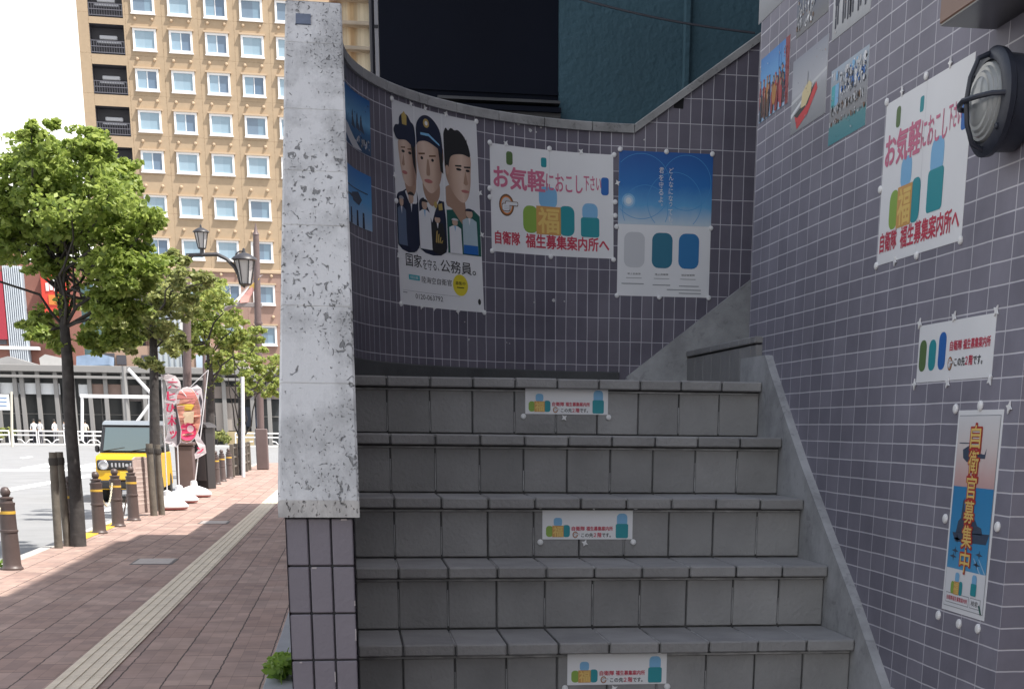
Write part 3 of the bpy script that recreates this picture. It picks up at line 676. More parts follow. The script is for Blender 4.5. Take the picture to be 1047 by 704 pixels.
# -- blue sky poster
BW, BH = .417, .588
sh = Sheet(fn_curve(.015, 2.705), BW, BH, True, .05); sh.paper()
skyprint = ramp_y('sky_print', [(.0, (.55, .6, .66)), (.53, (.50, .60, .68)), (.66, (.10, .34, .62)), (.80, (.012, .15, .45)), (1., (.008, .09, .33))])
for k in range(6): sh.rect(BW*k/6, 0, BW*(k+1)/6, BH*.5, skyprint, 1)
for (cx, cy, r, rl) in ((.10, .14, .13, 0), (.12, .235, .10, 0), (.30, .12, .11, 0), (.25, .2, .12, 0)):
    for k in range(40):
        a, b = R(9*k), R(9*k+9.2); q = [(cx+(r+d)*math.cos(t), cy+(r+d)*math.sin(t)) for t, d in ((a, 0), (b, 0), (b, .0022), (a, .0022))]
        if all(0 < u < BW and 0 < v < BH*.5 for u, v in q): sh.poly(q, ink('flare', (.06, .28, .58)), 2)
for r, c in ((.03, (.20, .45, .70)), (.022, (.4, .58, .76)), (.013, (.68, .74, .78))): sh.ell(.045, .20, r, r, ink('glow%d' % int(r*1000), c), 2+int((.03-r)*300))
def vert(sh, tx, cx, v0, v1, cw, m, lay=3, bold=0., part='lettering'):
    n = len(tx); p = (v1-v0)/n
    for i, ch in enumerate(tx):
        if ch in '、。': sh.text(ch, cx+cw*.1, v0+p*i+p*.05, cx+cw*.4, v0+p*i+p*.35, m, lay, bold, part); continue
        a, b = (.72, .72) if ch in 'っ' else (1, 1)
        sh.text(ch, cx-cw*.5*a, v0+p*(i+.06), cx+cw*.5*a, v0+p*(i+.06+.82*b), m, lay, bold, part)
vert(sh, 'どんなになっても、', .232, .06, .31, .019, K_WHT, 8); vert(sh, '君を守るよ。', .188, .06, .235, .020, K_WHT, 8)
for i, (cx, c) in enumerate(((.075, K_LGR), (.20, ink('sea_blue', (.02, .16, .25))), (.32, ink('mid_blue', (.02, .17, .40))))):
    sh.rrect(cx-.046, .325, cx+.046, .47, .03, c, 1); tx = ['海', '陸', '空'][i]
    sh.text(tx+'上自衛隊' if i != 2 else '航空自衛隊', cx-.03, .492, cx+.03, .5, K_BLK, 2); sh.rect(cx-.035, .512, cx+.035, .5145, K_GRY, 2, 'lettering')
for (a, b, v) in ((.02, .12, .535), (.16, .24, .538), (.28, .37, .54), (.225, .38, .556), (.28, .38, .57)): sh.rect(a, v, b, v+.004, K_GRY, 2, 'lettering')
sh.done('poster', 'portrait poster with a bright blue sky above and white below on the flat back wall', 'poster',
        pins=[(.004, -.004, 'o'), (BW*.5, -.002, 'o'), (BW-.004, 0, 'o'), (-.006, BH*.52, 'o'), (BW, BH*.51, 'o'), (-.005, .13, 'x'), (0, BH, 'o'), (BW*.46, BH+.003, 'o'), (BW, BH, 'o')], pr=.0105)

# -- invitation poster and small sign on the right wall
sh = Sheet(fn_right(.096, 2.437, -.003), .60, .425); invite(sh, .60, .425, True)
sh.done('poster', 'landscape white poster with pink lettering on the right wall partly behind the round lamp', 'poster',
        pins=[(.004, -.006, 'o'), (.12, -.01, 'x'), (.29, -.012, 'o'), (.45, -.008, 'x'), (-.006, .22, 'o'), (.0, .425, 'o'), (.15, .428, 'x'), (.31, .43, 'o'), (.60, .425, 'o')], pr=.0105)
sh = Sheet(fn_right(-.271, 1.824, -.006), .478, .146); sh.paper()
for (cx, b, c) in ((.035, .038, ink('olive', (.10, .17, .06))), (.10, .04, K_TEAL), (.165, .025, K_BLU)): sh.rrect(cx-.024, b, cx+.024, .118, .02, c, 1)
sh.text('自衛隊', .215, .05, .29, .074, K_RED, 2, .025); sh.text('福生募集案内所', .298, .05, .458, .074, K_RED, 2, .025)
pointing(sh, .222, .105, .017); sh.text('この先', .25, .092, .315, .113, K_BLK, 2, .02); sh.text('２階', .318, .09, .362, .113, K_RED, 2, .025); sh.text('です。', .365, .092, .42, .113, K_BLK, 2, .02)
sh.done('sign', 'small landscape white sign with red and black lettering on the right wall below the lamp', 'sign',
        pins=[(.0, -.006, 'x'), (.23, -.008, 'x'), (.478, -.004, 'x'), (-.006, .15, 'x'), (.22, .152, 'x'), (.475, .152, 'x')], pr=.012)
# -- tall recruiting banner on the right wall
RW, RH = .262, .50
sh = Sheet(fn_right(-.572, 1.603, -.02), RW, RH); sh.paper()
sh.rect(.010, .012, RW-.010, RH-.012, K_GRY, 1); sh.rect(.012, .014, RW-.012, RH-.014, K_WHT, 2)
dusk = ramp_y('dusk_print', [(.55, (.46, .25, .26)), (.70, (.60, .40, .38)), (.85, (.66, .60, .58)), (1, (.68, .68, .69))]); sea = ramp_y('sea_print', [(.1, (.12, .38, .62)), (.35, (.05, .27, .52)), (.7, (.03, .22, .46))])
sh.rect(.012, .014, RW-.012, .185, dusk, 3); sh.rect(.012, .185, RW-.012, .39, sea, 3)
SHIP = ink('ship_grey', (.05, .07, .11))
sh.poly([(.03, .30), (.25, .292), (.235, .318), (.05, .322)], SHIP, 4); sh.poly([(.05, .30), (.06, .27), (.075, .262), (.08, .22), (.085, .21), (.092, .24), (.10, .262), (.14, .27), (.16, .262), (.175, .276), (.20, .28), (.21, .296)], SHIP, 4)
sh.poly([(.05, .095), (.085, .085), (.115, .10), (.115, .12), (.08, .125), (.055, .115)], SHIP, 4); sh.rect(.025, .078, .15, .0805, SHIP, 4); sh.poly([(.11, .1), (.18, .105), (.19, .09), (.185, .115), (.11, .115)], SHIP, 4)
for (a, b) in ((.055, .345), (.06, .315), (.20, .345), (.19, .37), (.045, .36)): sh.poly([(a-.02, b), (a, b-.004), (a+.003, b-.012), (a+.006, b-.003), (a+.024, b+.001), (a+.006, b+.003), (a+.004, b+.012), (a, b+.003)], SHIP, 4)
for a in (.17, .20): sh.poly([(a, .355), (a+.004, .355), (a+.05, .39), (a+.042, .39)], ink('trail', (.35, .52, .68)), 4)
for bold, m, lay in ((.05, ink('outline_red', (.42, .04, .03)), 6), (.012, K_YEL, 8)):
    g = .0035 if bold == .05 else 0.
    for i, chh in enumerate('自衛官募集中'): sh.text(chh, .094-g, .036+i*.0605-g, .152+g, .036+i*.0605+.055+g, m, lay, bold)
fuku_block(sh, .085, .420, .034, 4); teal_block(sh, .172, .395, .205, .447, 4)
sh.rect(.022, .452, .165, .478, K_GRY, 3); sh.rect(.024, .454, .163, .476, K_WHT, 4); sh.text('自衛隊福生募集案内所', .03, .459, .158, .471, K_RED, 5, .01)
sh.rect(.172, .452, .235, .478, K_GRY, 3); sh.rect(.174, .454, .233, .476, K_WHT, 4); sh.text('検索', .18, .458, .222, .472, K_BLK, 5)
sh.poly([(.225, .468), (.231, .464), (.246, .485), (.24, .489)], K_DGN, 6)
sh.done('poster', 'narrow portrait poster with vertical yellow lettering over a warship, low on the right wall', 'poster',
        pins=[(-.018, -.004, 'o'), (.13, -.010, 'o'), (RW+.03, -.004, 'x'), (-.024, .27, 'o'), (RW+.028, .27, 'o'), (-.015, RH+.02, 'o'), (.12, RH+.025, 'o'), (.235, RH+.022, 'o')], pr=.0125)
# -- long signs on the risers
for k, (X0, zt, lab) in {4: (-.871, 1.692, 'white lettered strip sign on the top riser of the stairs'), 2: (-.882, 1.289, 'white lettered strip sign on the middle riser, two steps below the top'), 0: (-.880, .903, 'white lettered strip sign on the lowest visible riser')}.items():
    sh = Sheet(fn_step(X0, zt, TR*k+OV-.0005), .303, .094); sh.fn = (lambda f: (lambda u, v, h: f(u, v, h+.0385)))(sh.fn) if False else sh.fn
    sh.paper(); fuku_block(sh, .052, .048, .038); teal_block(sh, .246, .010, .288, .090)
    sh.text('自衛隊', .098, .052, .142, .066, K_RED, 2, .025); sh.text('福生募集案内所', .147, .052, .236, .066, K_RED, 2, .025)
    pointing(sh, .110, .079, .0105); sh.text('この先', .130, .0735, .17, .087, K_BLK, 2, .02); sh.text('２階', .172, .0725, .198, .087, K_RED, 2, .025); sh.text('です。', .20, .0735, .229, .087, K_BLK, 2, .02)
    sh.done('sign', lab, 'sign', group='strip signs on the stair risers', pins=[(-.007, -.014, 'o'), (.168, -.011, 'x'), (.312, -.012, 'o'), (-.007, .103, 'o'), (.142, .106, 'x'), (.306, .103, 'o')], pr=.0098)

# -- photographs
def speck(sh, a, b, c, d, mats, n, s0=.006, s1=.02, lay=3, tall=1.):
    for i in range(n):
        x, y = random.uniform(a, c), random.uniform(b, d); ww = random.uniform(s0, s1); hh = ww*tall*random.uniform(.6, 1.4)
        x = min(max(x, a+ww), c-ww) if c-a > 2*ww else (a+c)/2; y = min(max(y, b+hh), d-hh) if d-b > 2*hh else (b+d)/2
        sh.poly([(x+ww*.6*random.uniform(.5, 1)*math.cos(R(60*k)), y+hh*.6*random.uniform(.5, 1)*math.sin(R(60*k))) for k in range(6)], random.choice(mats), lay+i % 5)
PSKY = ramp_y('photo_sky', [(0, (.35, .5, .68)), (.5, (.10, .36, .68)), (1, (.02, .18, .50))]); PGREY = ramp_y('photo_grey', [(0, (.22, .23, .25)), (.45, (.32, .33, .36)), (.55, (.42, .43, .47)), (1, (.25, .27, .33))])
PWHT = ramp_y('photo_pale', [(0, (.30, .31, .33)), (.5, (.5, .51, .53)), (1, (.6, .61, .63))]); PDRK = ramp_y('photo_dark', [(0, (.14, .14, .15)), (.5, (.1, .12, .18)), (1, (.03, .05, .12))])
PSEA = ramp_y('photo_sea', [(0, (.02, .06, .14)), (.4, (.03, .14, .30)), (.55, (.15, .38, .60)), (1, (.01, .11, .33))]); PTEAL = ramp_y('photo_harbour', [(0, (.03, .22, .26)), (.25, (.05, .24, .27)), (.32, (.22, .22, .23)), (.6, (.26, .27, .30)), (1, (.35, .42, .5))])
def photo(fn, w, h, m, label, draw, curved=False):
    sh = Sheet(fn, w, h, curved, .04); sh.paper()
    n = 8 if curved else 1
    for k in range(n): sh.rect(w*k/n, 0, w*(k+1)/n, h, m, 1)
    draw(sh, w, h); speck(sh, .01, .01, w-.01, h-.01, [K_GRY, K_LGR, K_NAVY, K_SKIN2], 26, .003, .007, 9); return sh.done('photo_print', label, 'photo', group='photo prints stuck to the tiles')
K_ORNG = ink('jacket_orange', (.6, .25, .03)); K_CRM = ink('cream', (.66, .55, .30))
def d_red(sh, w, h):
    DR = ink('dark_red', (.24, .02, .03)); R2 = ink('coat_red', (.38, .03, .04)); O2 = ink('coat_orange', (.42, .17, .03))
    for row, (y0, n) in enumerate(((.40, 8), (.50, 7), (.62, 6))):
        for i in range(n):
            x = w*(.05+.86*(i+.5*(row % 2))/n)+random.uniform(-.01, .01); c = random.choice([R2, DR, R2, O2, K_NAVY, ink('coat_brown', (.10, .05, .04))]); y = h*(y0+random.uniform(-.05, .05)); q = w*random.uniform(.035, .055)
            sh.poly([(x-q, y+h*.16), (x-q*.6, y+h*.08), (x+q*.6, y+h*.08), (x+q, y+h*.16), (x+q*.8, min(h*.99, y+h*.42)), (x-q*.8, min(h*.99, y+h*.42))], c, 3+row*3+i*.2); sh.ell(x, y+h*.03, q*.5, h*.055, K_SKIN2, 4.6+row*3+i*.2, n=10); sh.ell(x, y, q*.55, h*.035, c, 4.8+row*3+i*.2, a0=180, a1=360, n=8)
    sh.ell(w*.55, h*.72, w*.07, h*.16, O2, 12.5); sh.rect(w*.64, 0, w*.66, h*.5, K_BLU, 2); sh.rect(w*.72, 0, w*.73, h*.5, K_BLU, 2)
    sh.poly([(w*.86, 0), (w, 0), (w, h), (w*.90, h)], DR, 2); speck(sh, w*.82, h*.1, w*.99, h*.95, [DR, R2, K_BRN], 22, .006, .014, 12.8)
def d_ship(sh, w, h):
    sh.poly([(0, h*.55), (w, h*.40), (w, h*.44), (0, h*.6)], K_LGR, 2); sh.poly([(0, h*.72), (w*.6, h*.5), (w*.62, h*.52), (.0, h*.78)], K_WHT, 2)
    sh.poly([(w*.12, h*.78), (w*.5, h*.68), (w*.72, h*.5), (w*.76, h*.6), (w*.5, h*.85), (w*.2, h*.97)], K_VRED, 3); sh.poly([(w*.1, h*.76), (w*.45, h*.66), (w*.7, h*.49), (w*.5, h*.72), (w*.2, h*.82)], K_BLK, 4)
    sh.poly([(w*.3, h*.72), (w*.33, h*.52), (w*.42, h*.46), (w*.52, h*.42), (w*.6, h*.48), (w*.58, h*.6), (w*.45, h*.72)], K_CRM, 5); sh.rect(w*.46, h*.28, w*.475, h*.46, K_GRY, 5)
def d_harb(sh, w, h):
    speck(sh, .0, 0, w, h*.2, [K_LBL, K_LGR, K_WHT], 26, .012, .03, 2); sh.rrect(w*.04, h*.22, w*.24, h*.52, w*.02, K_CYAN, 3); sh.rect(w*.14, h*.22, w*.24, h*.5, K_LBL, 4)
    speck(sh, w*.25, h*.08, w*.98, h*.45, [K_GRY, K_NAVY, K_LGR, K_WHT, K_BLU], 110, .007, .022); speck(sh, w*.05, h*.45, w*.95, h*.66, [K_WHT, K_LGR, K_GRY, K_BLK, K_BRN], 110, .005, .013, tall=2); speck(sh, 0, h*.66, w, h*.8, [K_GRY, K_BRN, K_LGR], 40, .006, .014)
def d_road(sh, w, h): sh.rect(w*.45, 0, w*.62, h*.35, K_LBL, 3); speck(sh, .01, h*.1, w*.9, h*.7, [K_GRY, K_BLK, K_LGR], 16, .006, .014)
def d_rock(sh, w, h): speck(sh, .0, h*.1, w*.62, h*.98, [K_LGR, K_WHT, K_GRY, K_BRN, K_GRY], 110, .008, .022)
def d_men(sh, w, h):
    for x, c in ((.12, K_NAVY), (.32, K_CRM), (.45, K_CRM), (.52, K_NAVY), (.72, K_NAVY), (.9, K_LBL)):
        sh.rrect(w*(x-.06), h*.08, w*(x+.06), h*.55, w*.03, c, 3); sh.rect(w*(x-.045), h*.5, w*(x-.01), h*.86, K_NAVY, 4); sh.rect(w*(x+.01), h*.5, w*(x+.045), h*.82, K_NAVY, 4)
def d_wake(sh, w, h):
    for a in (.42, .58, .70): sh.poly([(w*a, h*.62), (w*(a+.02), h*.40), (w*(a+.05), h*.33), (w*(a+.07), h*.5), (w*(a+.14), h*.66)], SHIP, 3)
    sh.poly([(0, h*.62), (w*.25, h*.66), (w*.75, h*.98), (w*.45, h), (.0, h*.78)], K_LGR, 2); speck(sh, w*.5, h*.7, w*.98, h*.95, [K_GRY, K_NAVY, K_LGR], 30, .008, .02)
def d_heli(sh, w, h):
    sh.poly([(w*.35, h*.45), (w*.6, h*.38), (w*.72, h*.5), (w*.62, h*.62), (w*.4, h*.58)], SHIP, 3); sh.rect(w*.12, h*.34, w*.9, h*.36, SHIP, 3); sh.poly([(w*.12, h*.5), (w*.4, h*.47), (w*.4, h*.54)], SHIP, 3)
    for x in (.3, .55, .75): sh.poly([(w*(x-.03), h), (w*(x-.02), h*.72), (w*(x+.03), h*.72), (w*(x+.04), h)], K_NAVY, 3)
photo(fn_curve(1.742, 2.712), .37, .19, PSEA, 'blue photo of ships under open sky, upper print beside the concrete coping', d_wake, True)
photo(fn_curve(1.748, 2.452), .37, .192, PSKY, 'blue photo of a dark aircraft, lower print beside the concrete coping', d_heli, True)
photo(fn_right(1.51, 3.18), .325, .20, PGREY, "grey road photo with a blue patch, highest print at the right wall's far end", d_road)
photo(fn_right(1.023, 3.02), .343, .20, PDRK, 'dark photo with pale rubble, middle print of the upper row', d_rock)
photo(fn_right(.63, 2.92), .347, .20, PWHT, 'pale photo of walking figures in the upper row, nearest the camera', d_men)
photo(fn_right(1.452, 2.85), .365, .212, PSKY, 'photo of people in red and orange under blue sky, far end of the lower row', d_red)
photo(fn_right(1.038, 2.752), .376, .228, PGREY, 'photo of a red and cream ship on grey sea in the lower row', d_ship)
photo(fn_right(.613, 2.632), .342, .215, PTEAL, 'photo of a crowded harbour with teal water, lower row nearest the lamp', d_harb)
s, z = on_wall(350, 67)
mb = MB(); mb.prism([(s-.06, z-.028), (s+.06, z-.028), (s+.06, z+.028), (s-.06, z+.028)], lambda u, v, h: Vector((*wall_pt(u, h)[:2], v)), .0005, .003, mat('plate_grey', (.17, .17, .2), .5))
tag(mb.build('wall_plate'), 'small blank grey plate on the curved wall just below the coping', 'plate')

# ------------------------------------------------------------------ round lamp and box above it
lampb = mat('lamp_black', (.022, .026, .04), .42, var=.15, vscale=20, bump=.1)
gl, t, b = _new('lamp_glass'); b.inputs['Base Color'].default_value = (.42, .44, .44, 1); b.inputs['Roughness'].default_value = .18; b.inputs['Transmission Weight'].default_value = .35
inner = mat('lamp_inner', (.55, .56, .55), .4)
LC = Vector((XW, -.778, 2.268)); LS = .80
root = thing('wall_lamp', 'round black bulkhead lamp with a cross guard over ribbed glass on the right wall', 'lamp', LC); root.scale = (LS, LS, LS)
mb = MB(); mb.lathe([(.11, 0), (.125, -.012), (.128, -.07), (.140, -.078), (.142, -.095), (.132, -.104), (.108, -.106), (.106, -.096)], lampb, axis='X', n=40); mb.build('housing', root, smooth=True)
mb = MB(); mb.lathe([(.104, -.098), (.104, -.1), (.100, -.112), (.092, -.112), (.088, -.120), (.080, -.120), (.074, -.127), (.064, -.127), (.055, -.132), (.02, -.135)], gl, axis='X', n=40); mb.build('glass', root, smooth=True, angle=25)
mb = MB()
mb.tube([(-.10, 0, .125), (-.135, 0, .11), (-.155, 0, .06), (-.162, 0, 0), (-.155, 0, -.06), (-.135, 0, -.11), (-.10, 0, -.125)], .0075, lampb)
mb.tube([(-.10, .125, 0), (-.135, .11, 0), (-.158, .06, 0), (-.172, 0, 0), (-.158, -.06, 0), (-.135, -.11, 0), (-.10, -.125, 0)], .0075, lampb)
mb.build('guard', root, smooth=True)
for a in (40, 220):
    mb = MB(); mb.lathe([(.009, -.104), (.009, -.110), (.005, -.113)], lampb, (0, .122*math.cos(R(a)), .122*math.sin(R(a))), axis='X', n=10); mb.build('screw', root)
root = thing('sign_box', 'brown metal box sign on the right wall above the round lamp', 'sign', (XW, -.608, 2.459))
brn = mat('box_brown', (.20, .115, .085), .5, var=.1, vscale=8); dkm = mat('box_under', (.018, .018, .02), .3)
mb = MB(); mb.box((-.14, -.30, .004), (0, 0, .45), brn, ch=.003); mb.build('casing', root)
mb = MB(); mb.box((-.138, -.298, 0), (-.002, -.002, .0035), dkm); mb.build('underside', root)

# ------------------------------------------------------------------ neighbouring building behind the wall
teal = mat('teal_stucco', (.036, .088, .118), .8, var=.1, vscale=2, bump=1., bscale=28)
navy = mat('navy_panel', (.004, .006, .013), .7, var=.15, vscale=2, spec=.12)  # darkness inside an opening, put into the panel's colour
root = thing('neighbour_building', 'dark neighbouring building with a blue-green stucco wall rising behind the curved wall', 'building')
a = at(572, 60, 4.8).x
mb = MB(); mb.box((a, 4.8, -.1), (1.6, 6.4, 9), teal); mb.build('stucco_wall', root)
c = at(701, 60, 4.8).x
mb = MB(); mb.box((c-.022, 4.76, -.1), (c+.022, 4.80, 9), teal, ch=.01); mb.build('rib', root)
l = at(388, 60, 4.84).x
mb = MB(); mb.box((l, 4.84, -.1), (a-.002, 4.96, 9), navy)
for k in range(12): mb.box((l+.02, 4.828, .3+k*.62), (a-.002, 4.84, .32+k*.62), navy)
mb.build('shade_panel', root)
sill = mat('dark_sill', (.055, .058, .065), .7, var=.2, vscale=4)
z0 = at(520, 99, 4.7).z
mb = MB(); mb.box((at(470, 100, 4.7).x, 4.72, -.1), (a-.003, 4.826, z0-.07), sill); mb.box((at(455, 100, 4.7).x, 4.69, z0-.07), (a-.003, 4.826, z0-.045), navy); mb.box((at(448, 100, 4.7).x, 4.74, z0-.015), (a-.003, 4.826, z0), sill); mb.build('sill', root)
# slope of rusty cream cladding further back
root = thing('rusty_cladding', 'cream corrugated metal cladding streaked with orange rust, left of the dark building', 'cladding')
rust, t, b = _new('rusty_cream'); N = t.nodes.new; Kk = t.links.new
tcn = N('ShaderNodeTexCoord'); mpn = N('ShaderNodeMapping'); mpn.inputs['Scale'].default_value = (5, 5, .3); nn = N('ShaderNodeTexNoise'); nn.inputs['Scale'].default_value = 1.5; nn.inputs['Detail'].default_value = 6
cr = N('ShaderNodeValToRGB'); e = cr.color_ramp.elements; e[0].position = .44; e[0].color = (.85, .74, .55, 1); e[1].position = .66; e[1].color = (.33, .13, .05, 1); q = e.new(.54); q.color = (.72, .52, .30, 1)
Kk(tcn.outputs['Object'], mpn.inputs[0]); Kk(mpn.outputs[0], nn.inputs[0]); Kk(nn.outputs[0], cr.inputs[0]); Kk(cr.outputs[0], b.inputs['Base Color']); b.inputs['Roughness'].default_value = .7
xa, xb = at(341, 60, 7.5).x, at(380, 60, 7.5).x
mb = MB(); n = 12
pr = [(xa-.02+(xb-xa+.02)*i/n, 7.5-.005*(1 if (i//2) % 2 else 0)) for i in range(n+1)]
for p, q in zip(pr[:-1], pr[1:]): mb.poly([(p[0], p[1], -.1), (q[0], q[1], -.1), (q[0], q[1], 9), (p[0], p[1], 9)], rust)
mb.box((xa-.02, 7.502, -.1), (xb, 7.9, 9), rust); mb.build('sheet', root)
rail = mat('rail_cream', (.60, .50, .38), .6, var=.25, vscale=8)
for k in range(10):
    z = at(360, 52, 7.45).z-.8+.162*k
    mb = MB(); mb.box((xa-.015, 7.40, z-.013), (xb-.01, 7.485, z+.013), rail, ch=.004); mb.build('batten', root)
mb = MB(); xc = (at(379, 60, 7.2).x+at(383, 60, 7.2).x)/2; mb.tube([(xc, 7.2, -.1), (xc, 7.2, 9)], .018, mat('dark_iron', (.025, .025, .035), .5))
tag(mb.build('drain_pipe'), 'dark vertical pipe between the rusty cladding and the dark building', 'pipe')
mb = MB(); xc = at(386, 60, 7.0).x; mb.box((xc-.014, 7.0, -.1), (xc+.014, 7.03, 9), mat('conduit', (.33, .33, .36), .5))
for k in range(16): mb.box((xc-.016, 6.994, 1+.46*k), (xc+.016, 7.0, 1.02+.46*k), MATS['dark_iron'])
tag(mb.build('conduit'), 'pale grey conduit strip with dark clips beside the dark pipe', 'conduit')
mb = MB(); p, q = at(588, -2, 4.55), at(772, 34, 4.3)
mb.tube([p+(q-p)*(i/12)-Vector((0, 0, .02*math.sin(math.pi*i/12))) for i in range(13)], .006, lampb, n=6)
tag(mb.build('cable'), 'thin black cable slung across the blue-green stucco wall', 'cable')
# long low block beyond, hidden behind the coping, shades the pavement
root = thing('street_building', 'plain low building along the inner edge of the pavement beyond the stairs', 'building')
mb = MB(); mb.box((-1.45, 8.0, -.1), (1.6, 15.9, 6.15), MATS['rear_wall']); mb.build('front_block', root)
mb = MB(); mb.box((-1.2, 15.9, -.1), (6, 24.9, 5.3), MATS['rear_wall']); mb.build('rear_block', root)
# weeds
leaf_g = leafmat('leaf_weed', (.17, .30, .05))
def leaves(mb, centre, rad, n, size, m, flat=.5, bias=.0):
    for i in range(n):
        while True:
            d = Vector((random.uniform(-1, 1), random.uniform(-1, 1), random.uniform(-1, 1)))
            if d.length < 1: break
        p = centre+Vector((d.x*rad[0], d.y*rad[1], d.z*rad[2]))
        nrm = (Vector((random.gauss(0, 1), random.gauss(0, 1), random.gauss(0, 1)+1.2*flat))+d*.7).normalized()
        a = nrm.orthogonal().normalized(); a = (Matrix.Rotation(random.uniform(0, 6.28), 3, nrm) @ a); b = nrm.cross(a)
        s = size*random.uniform(.6, 1.25); dr = -nrm*s*.12
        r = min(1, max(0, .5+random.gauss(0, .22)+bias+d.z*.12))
        pts = [p-a*s*.5, p-a*s*.1+b*s*.36+dr, p+a*s*.2+b*s*.26+dr, p+a*s*.6+dr*1.5, p+a*s*.2-b*s*.26+dr, p-a*s*.1-b*s*.36+dr]
        mb.mesh(pts, [(0, 1, 2, 3), (0, 3, 4, 5)], m, r)
root = thing('weed', 'clump of green weeds growing at the foot of the tiled wall end', 'plant', (-1.93, 4.95, 0))
mb = MB()
for k in range(9): leaves(mb, Vector((random.uniform(-.1, .12), random.uniform(-.35, .3), random.uniform(.05, .16))), (.07, .1, .06), 34, .06, leaf_g)
for k in range(8):
    x, y = random.uniform(-.08, .1), random.uniform(-.3, .25); mb.tube([(x, y, 0), (x+random.uniform(-.03, .03), y, .1), (x+random.uniform(-.05, .05), y, .17)], .003, leaf_g, n=5)
mb.build('leaves', root)
root = thing('weed', 'tuft of weeds at the foot of the leftmost bollard', 'plant', gnd(22, 580)+Vector((-.2, 0, 0)))
mb = MB(); leaves(mb, Vector((0, 0, .05)), (.1, .12, .05), 60, .05, leaf_g); mb.build('leaves', root)
#PART2
# ------------------------------------------------------------------ street furniture
bol = mat('bollard_brown', (.085, .062, .058), .45, var=.15, vscale=6, bump=.1)
chain_m = mat('chain_white', (.62, .58, .45), .6); band_y = mat('band_yellow', (.58, .36, .05), .6)
def bollard(px, py, label, X=None, Y=None, ball=True):
    g = gnd(px, py) if X is None else Vector((X, Y, 0))
    t = thing('bollard', label, 'bollard', g, group='brown bollards along the kerb')
    mb = MB(); mb.lathe([(.115, 0), (.115, .02), (.10, .035), (.095, .06), (.088, .40), (.097, .405), (.097, .425), (.088, .43), (.084, .68), (.09, .70), (.09, .715), (.07, .72), (.066, .75), (.078, .755), (.078, .77), (.05, .775), (.03, .785), (.03, .80)], bol, n=20); mb.build('post', t, smooth=True, angle=35)
    mb = MB(); mb.lathe([(.0, .772), (.03, .776), (.05, .80), (.056, .825), (.05, .85), (.03, .875), (.0, .882)] if ball else [(.04, .77), (.04, .79), (.02, .80)], bol, n=16); mb.build('knob', t, smooth=True)
    mb = MB(); mb.lathe([(.0865, .595), (.0875, .596), (.0875, .625), (.0862, .626)], band_y, n=20); mb.build('reflective_band', t, smooth=True)
    return t
BX = [(13, 582, 'leftmost and nearest brown bollard with a white chain hooked on its left'), (76, 556, 'brown bollard half hidden behind the near tree trunk'), (102, 545, 'dark brown bollard just right of the near tree trunk'),
      (121, 538, 'brown bollard with a chain loop, second of the three beside the yellow car'), (137, 532, 'brown bollard next to the leaning board sign, in front of the yellow car')]
bs = [bollard(*b) for b in BX]
bollard(0, 0, 'brown bollard at the kerb before the nearest one', -5.2, 9.4)
for i, (px, py) in enumerate(((222, 495), (228, 492), (235, 489))):
    bollard(px, py, ['first slim dark bollard beyond the black cabinet', 'middle slim dark bollard beyond the black cabinet', 'third slim dark bollard beyond the black cabinet'][i])
def chain(p, q, sag, label, n=40):
    mb = MB(); p = Vector(p); q = Vector(q); pts = []
    for i in range(n+1):
        t = i/n; pts.append(p+(q-p)*t-Vector((0, 0, 4*sag*t*(1-t))))
    for i, (a, b) in enumerate(zip(pts[:-1], pts[1:])):
        d = (b-a); m = (a+b)/2; up = Vector((0, 0, 1)) if i % 2 else d.normalized().orthogonal().normalized()
        s = d.normalized().cross(up).normalized() if i % 2 else up
        L_ = d.length*.68; ring = [m+d.normalized()*L_*math.cos(R(45*k))+s*.011*math.sin(R(45*k)) for k in range(9)]
        mb.tube(ring, .0042, chain_m, n=5, cap=False)
    return tag(mb.build('chain', smooth=True), label, 'chain')
b0 = bs[0].location
chain(b0+Vector((-.05, -.08, .66)), Vector((-5.2, 9.45, .62)), .30, 'white chain sagging to the left from the nearest bollard', 60)
b2, b3 = bs[2].location, bs[3].location
chain(b2+Vector((.03, .08, .62)), b3+Vector((-.03, -.09, .66)), .28, 'white chain sagging between two brown bollards right of the near tree', 36)

bark = mat('bark', (.055, .05, .048), .95, var=.35, vscale=12, bump=.9, bscale=22)
stake_m = mat('stake_wood', (.13, .115, .095), .9, var=.25, vscale=9, bump=.5, bscale=25); tie = mat('stake_tie', (.05, .045, .04), .9)
def stake(g, h, label, group, lean=.03, rad=.05):
    t = thing('tree_stake', label, 'stake', g, group=group)
    mb = MB(); mb.tube([(0, 0, -.02), (lean*.5, 0, h*.5), (lean, 0, h)], [rad*1.05, rad, rad*.97], stake_m, n=12); mb.build('post', t, smooth=True, angle=50)
    mb = MB(); mb.lathe([(rad*1.12, h-.16), (rad*1.18, h-.14), (rad*1.18, h-.09), (rad*1.1, h-.07)], tie, (lean*.9, 0, 0), n=12); mb.build('binding', t)
    return t
stake(gnd(60, 560), 1.19, 'left one of two weathered wooden stakes beside the near tree', 'wooden tree stakes', .03)
stake(gnd(69.5, 558), 1.19, 'right one of two wooden stakes touching the near tree trunk', 'wooden tree stakes', -.01)
stake(gnd(157.5, 527), 1.22, 'left wooden stake between the leaning board and the flags', 'wooden tree stakes', .0, .06)
stake(gnd(165.5, 526), 1.20, 'right wooden stake between the leaning board and the flags', 'wooden tree stakes', .0, .055)

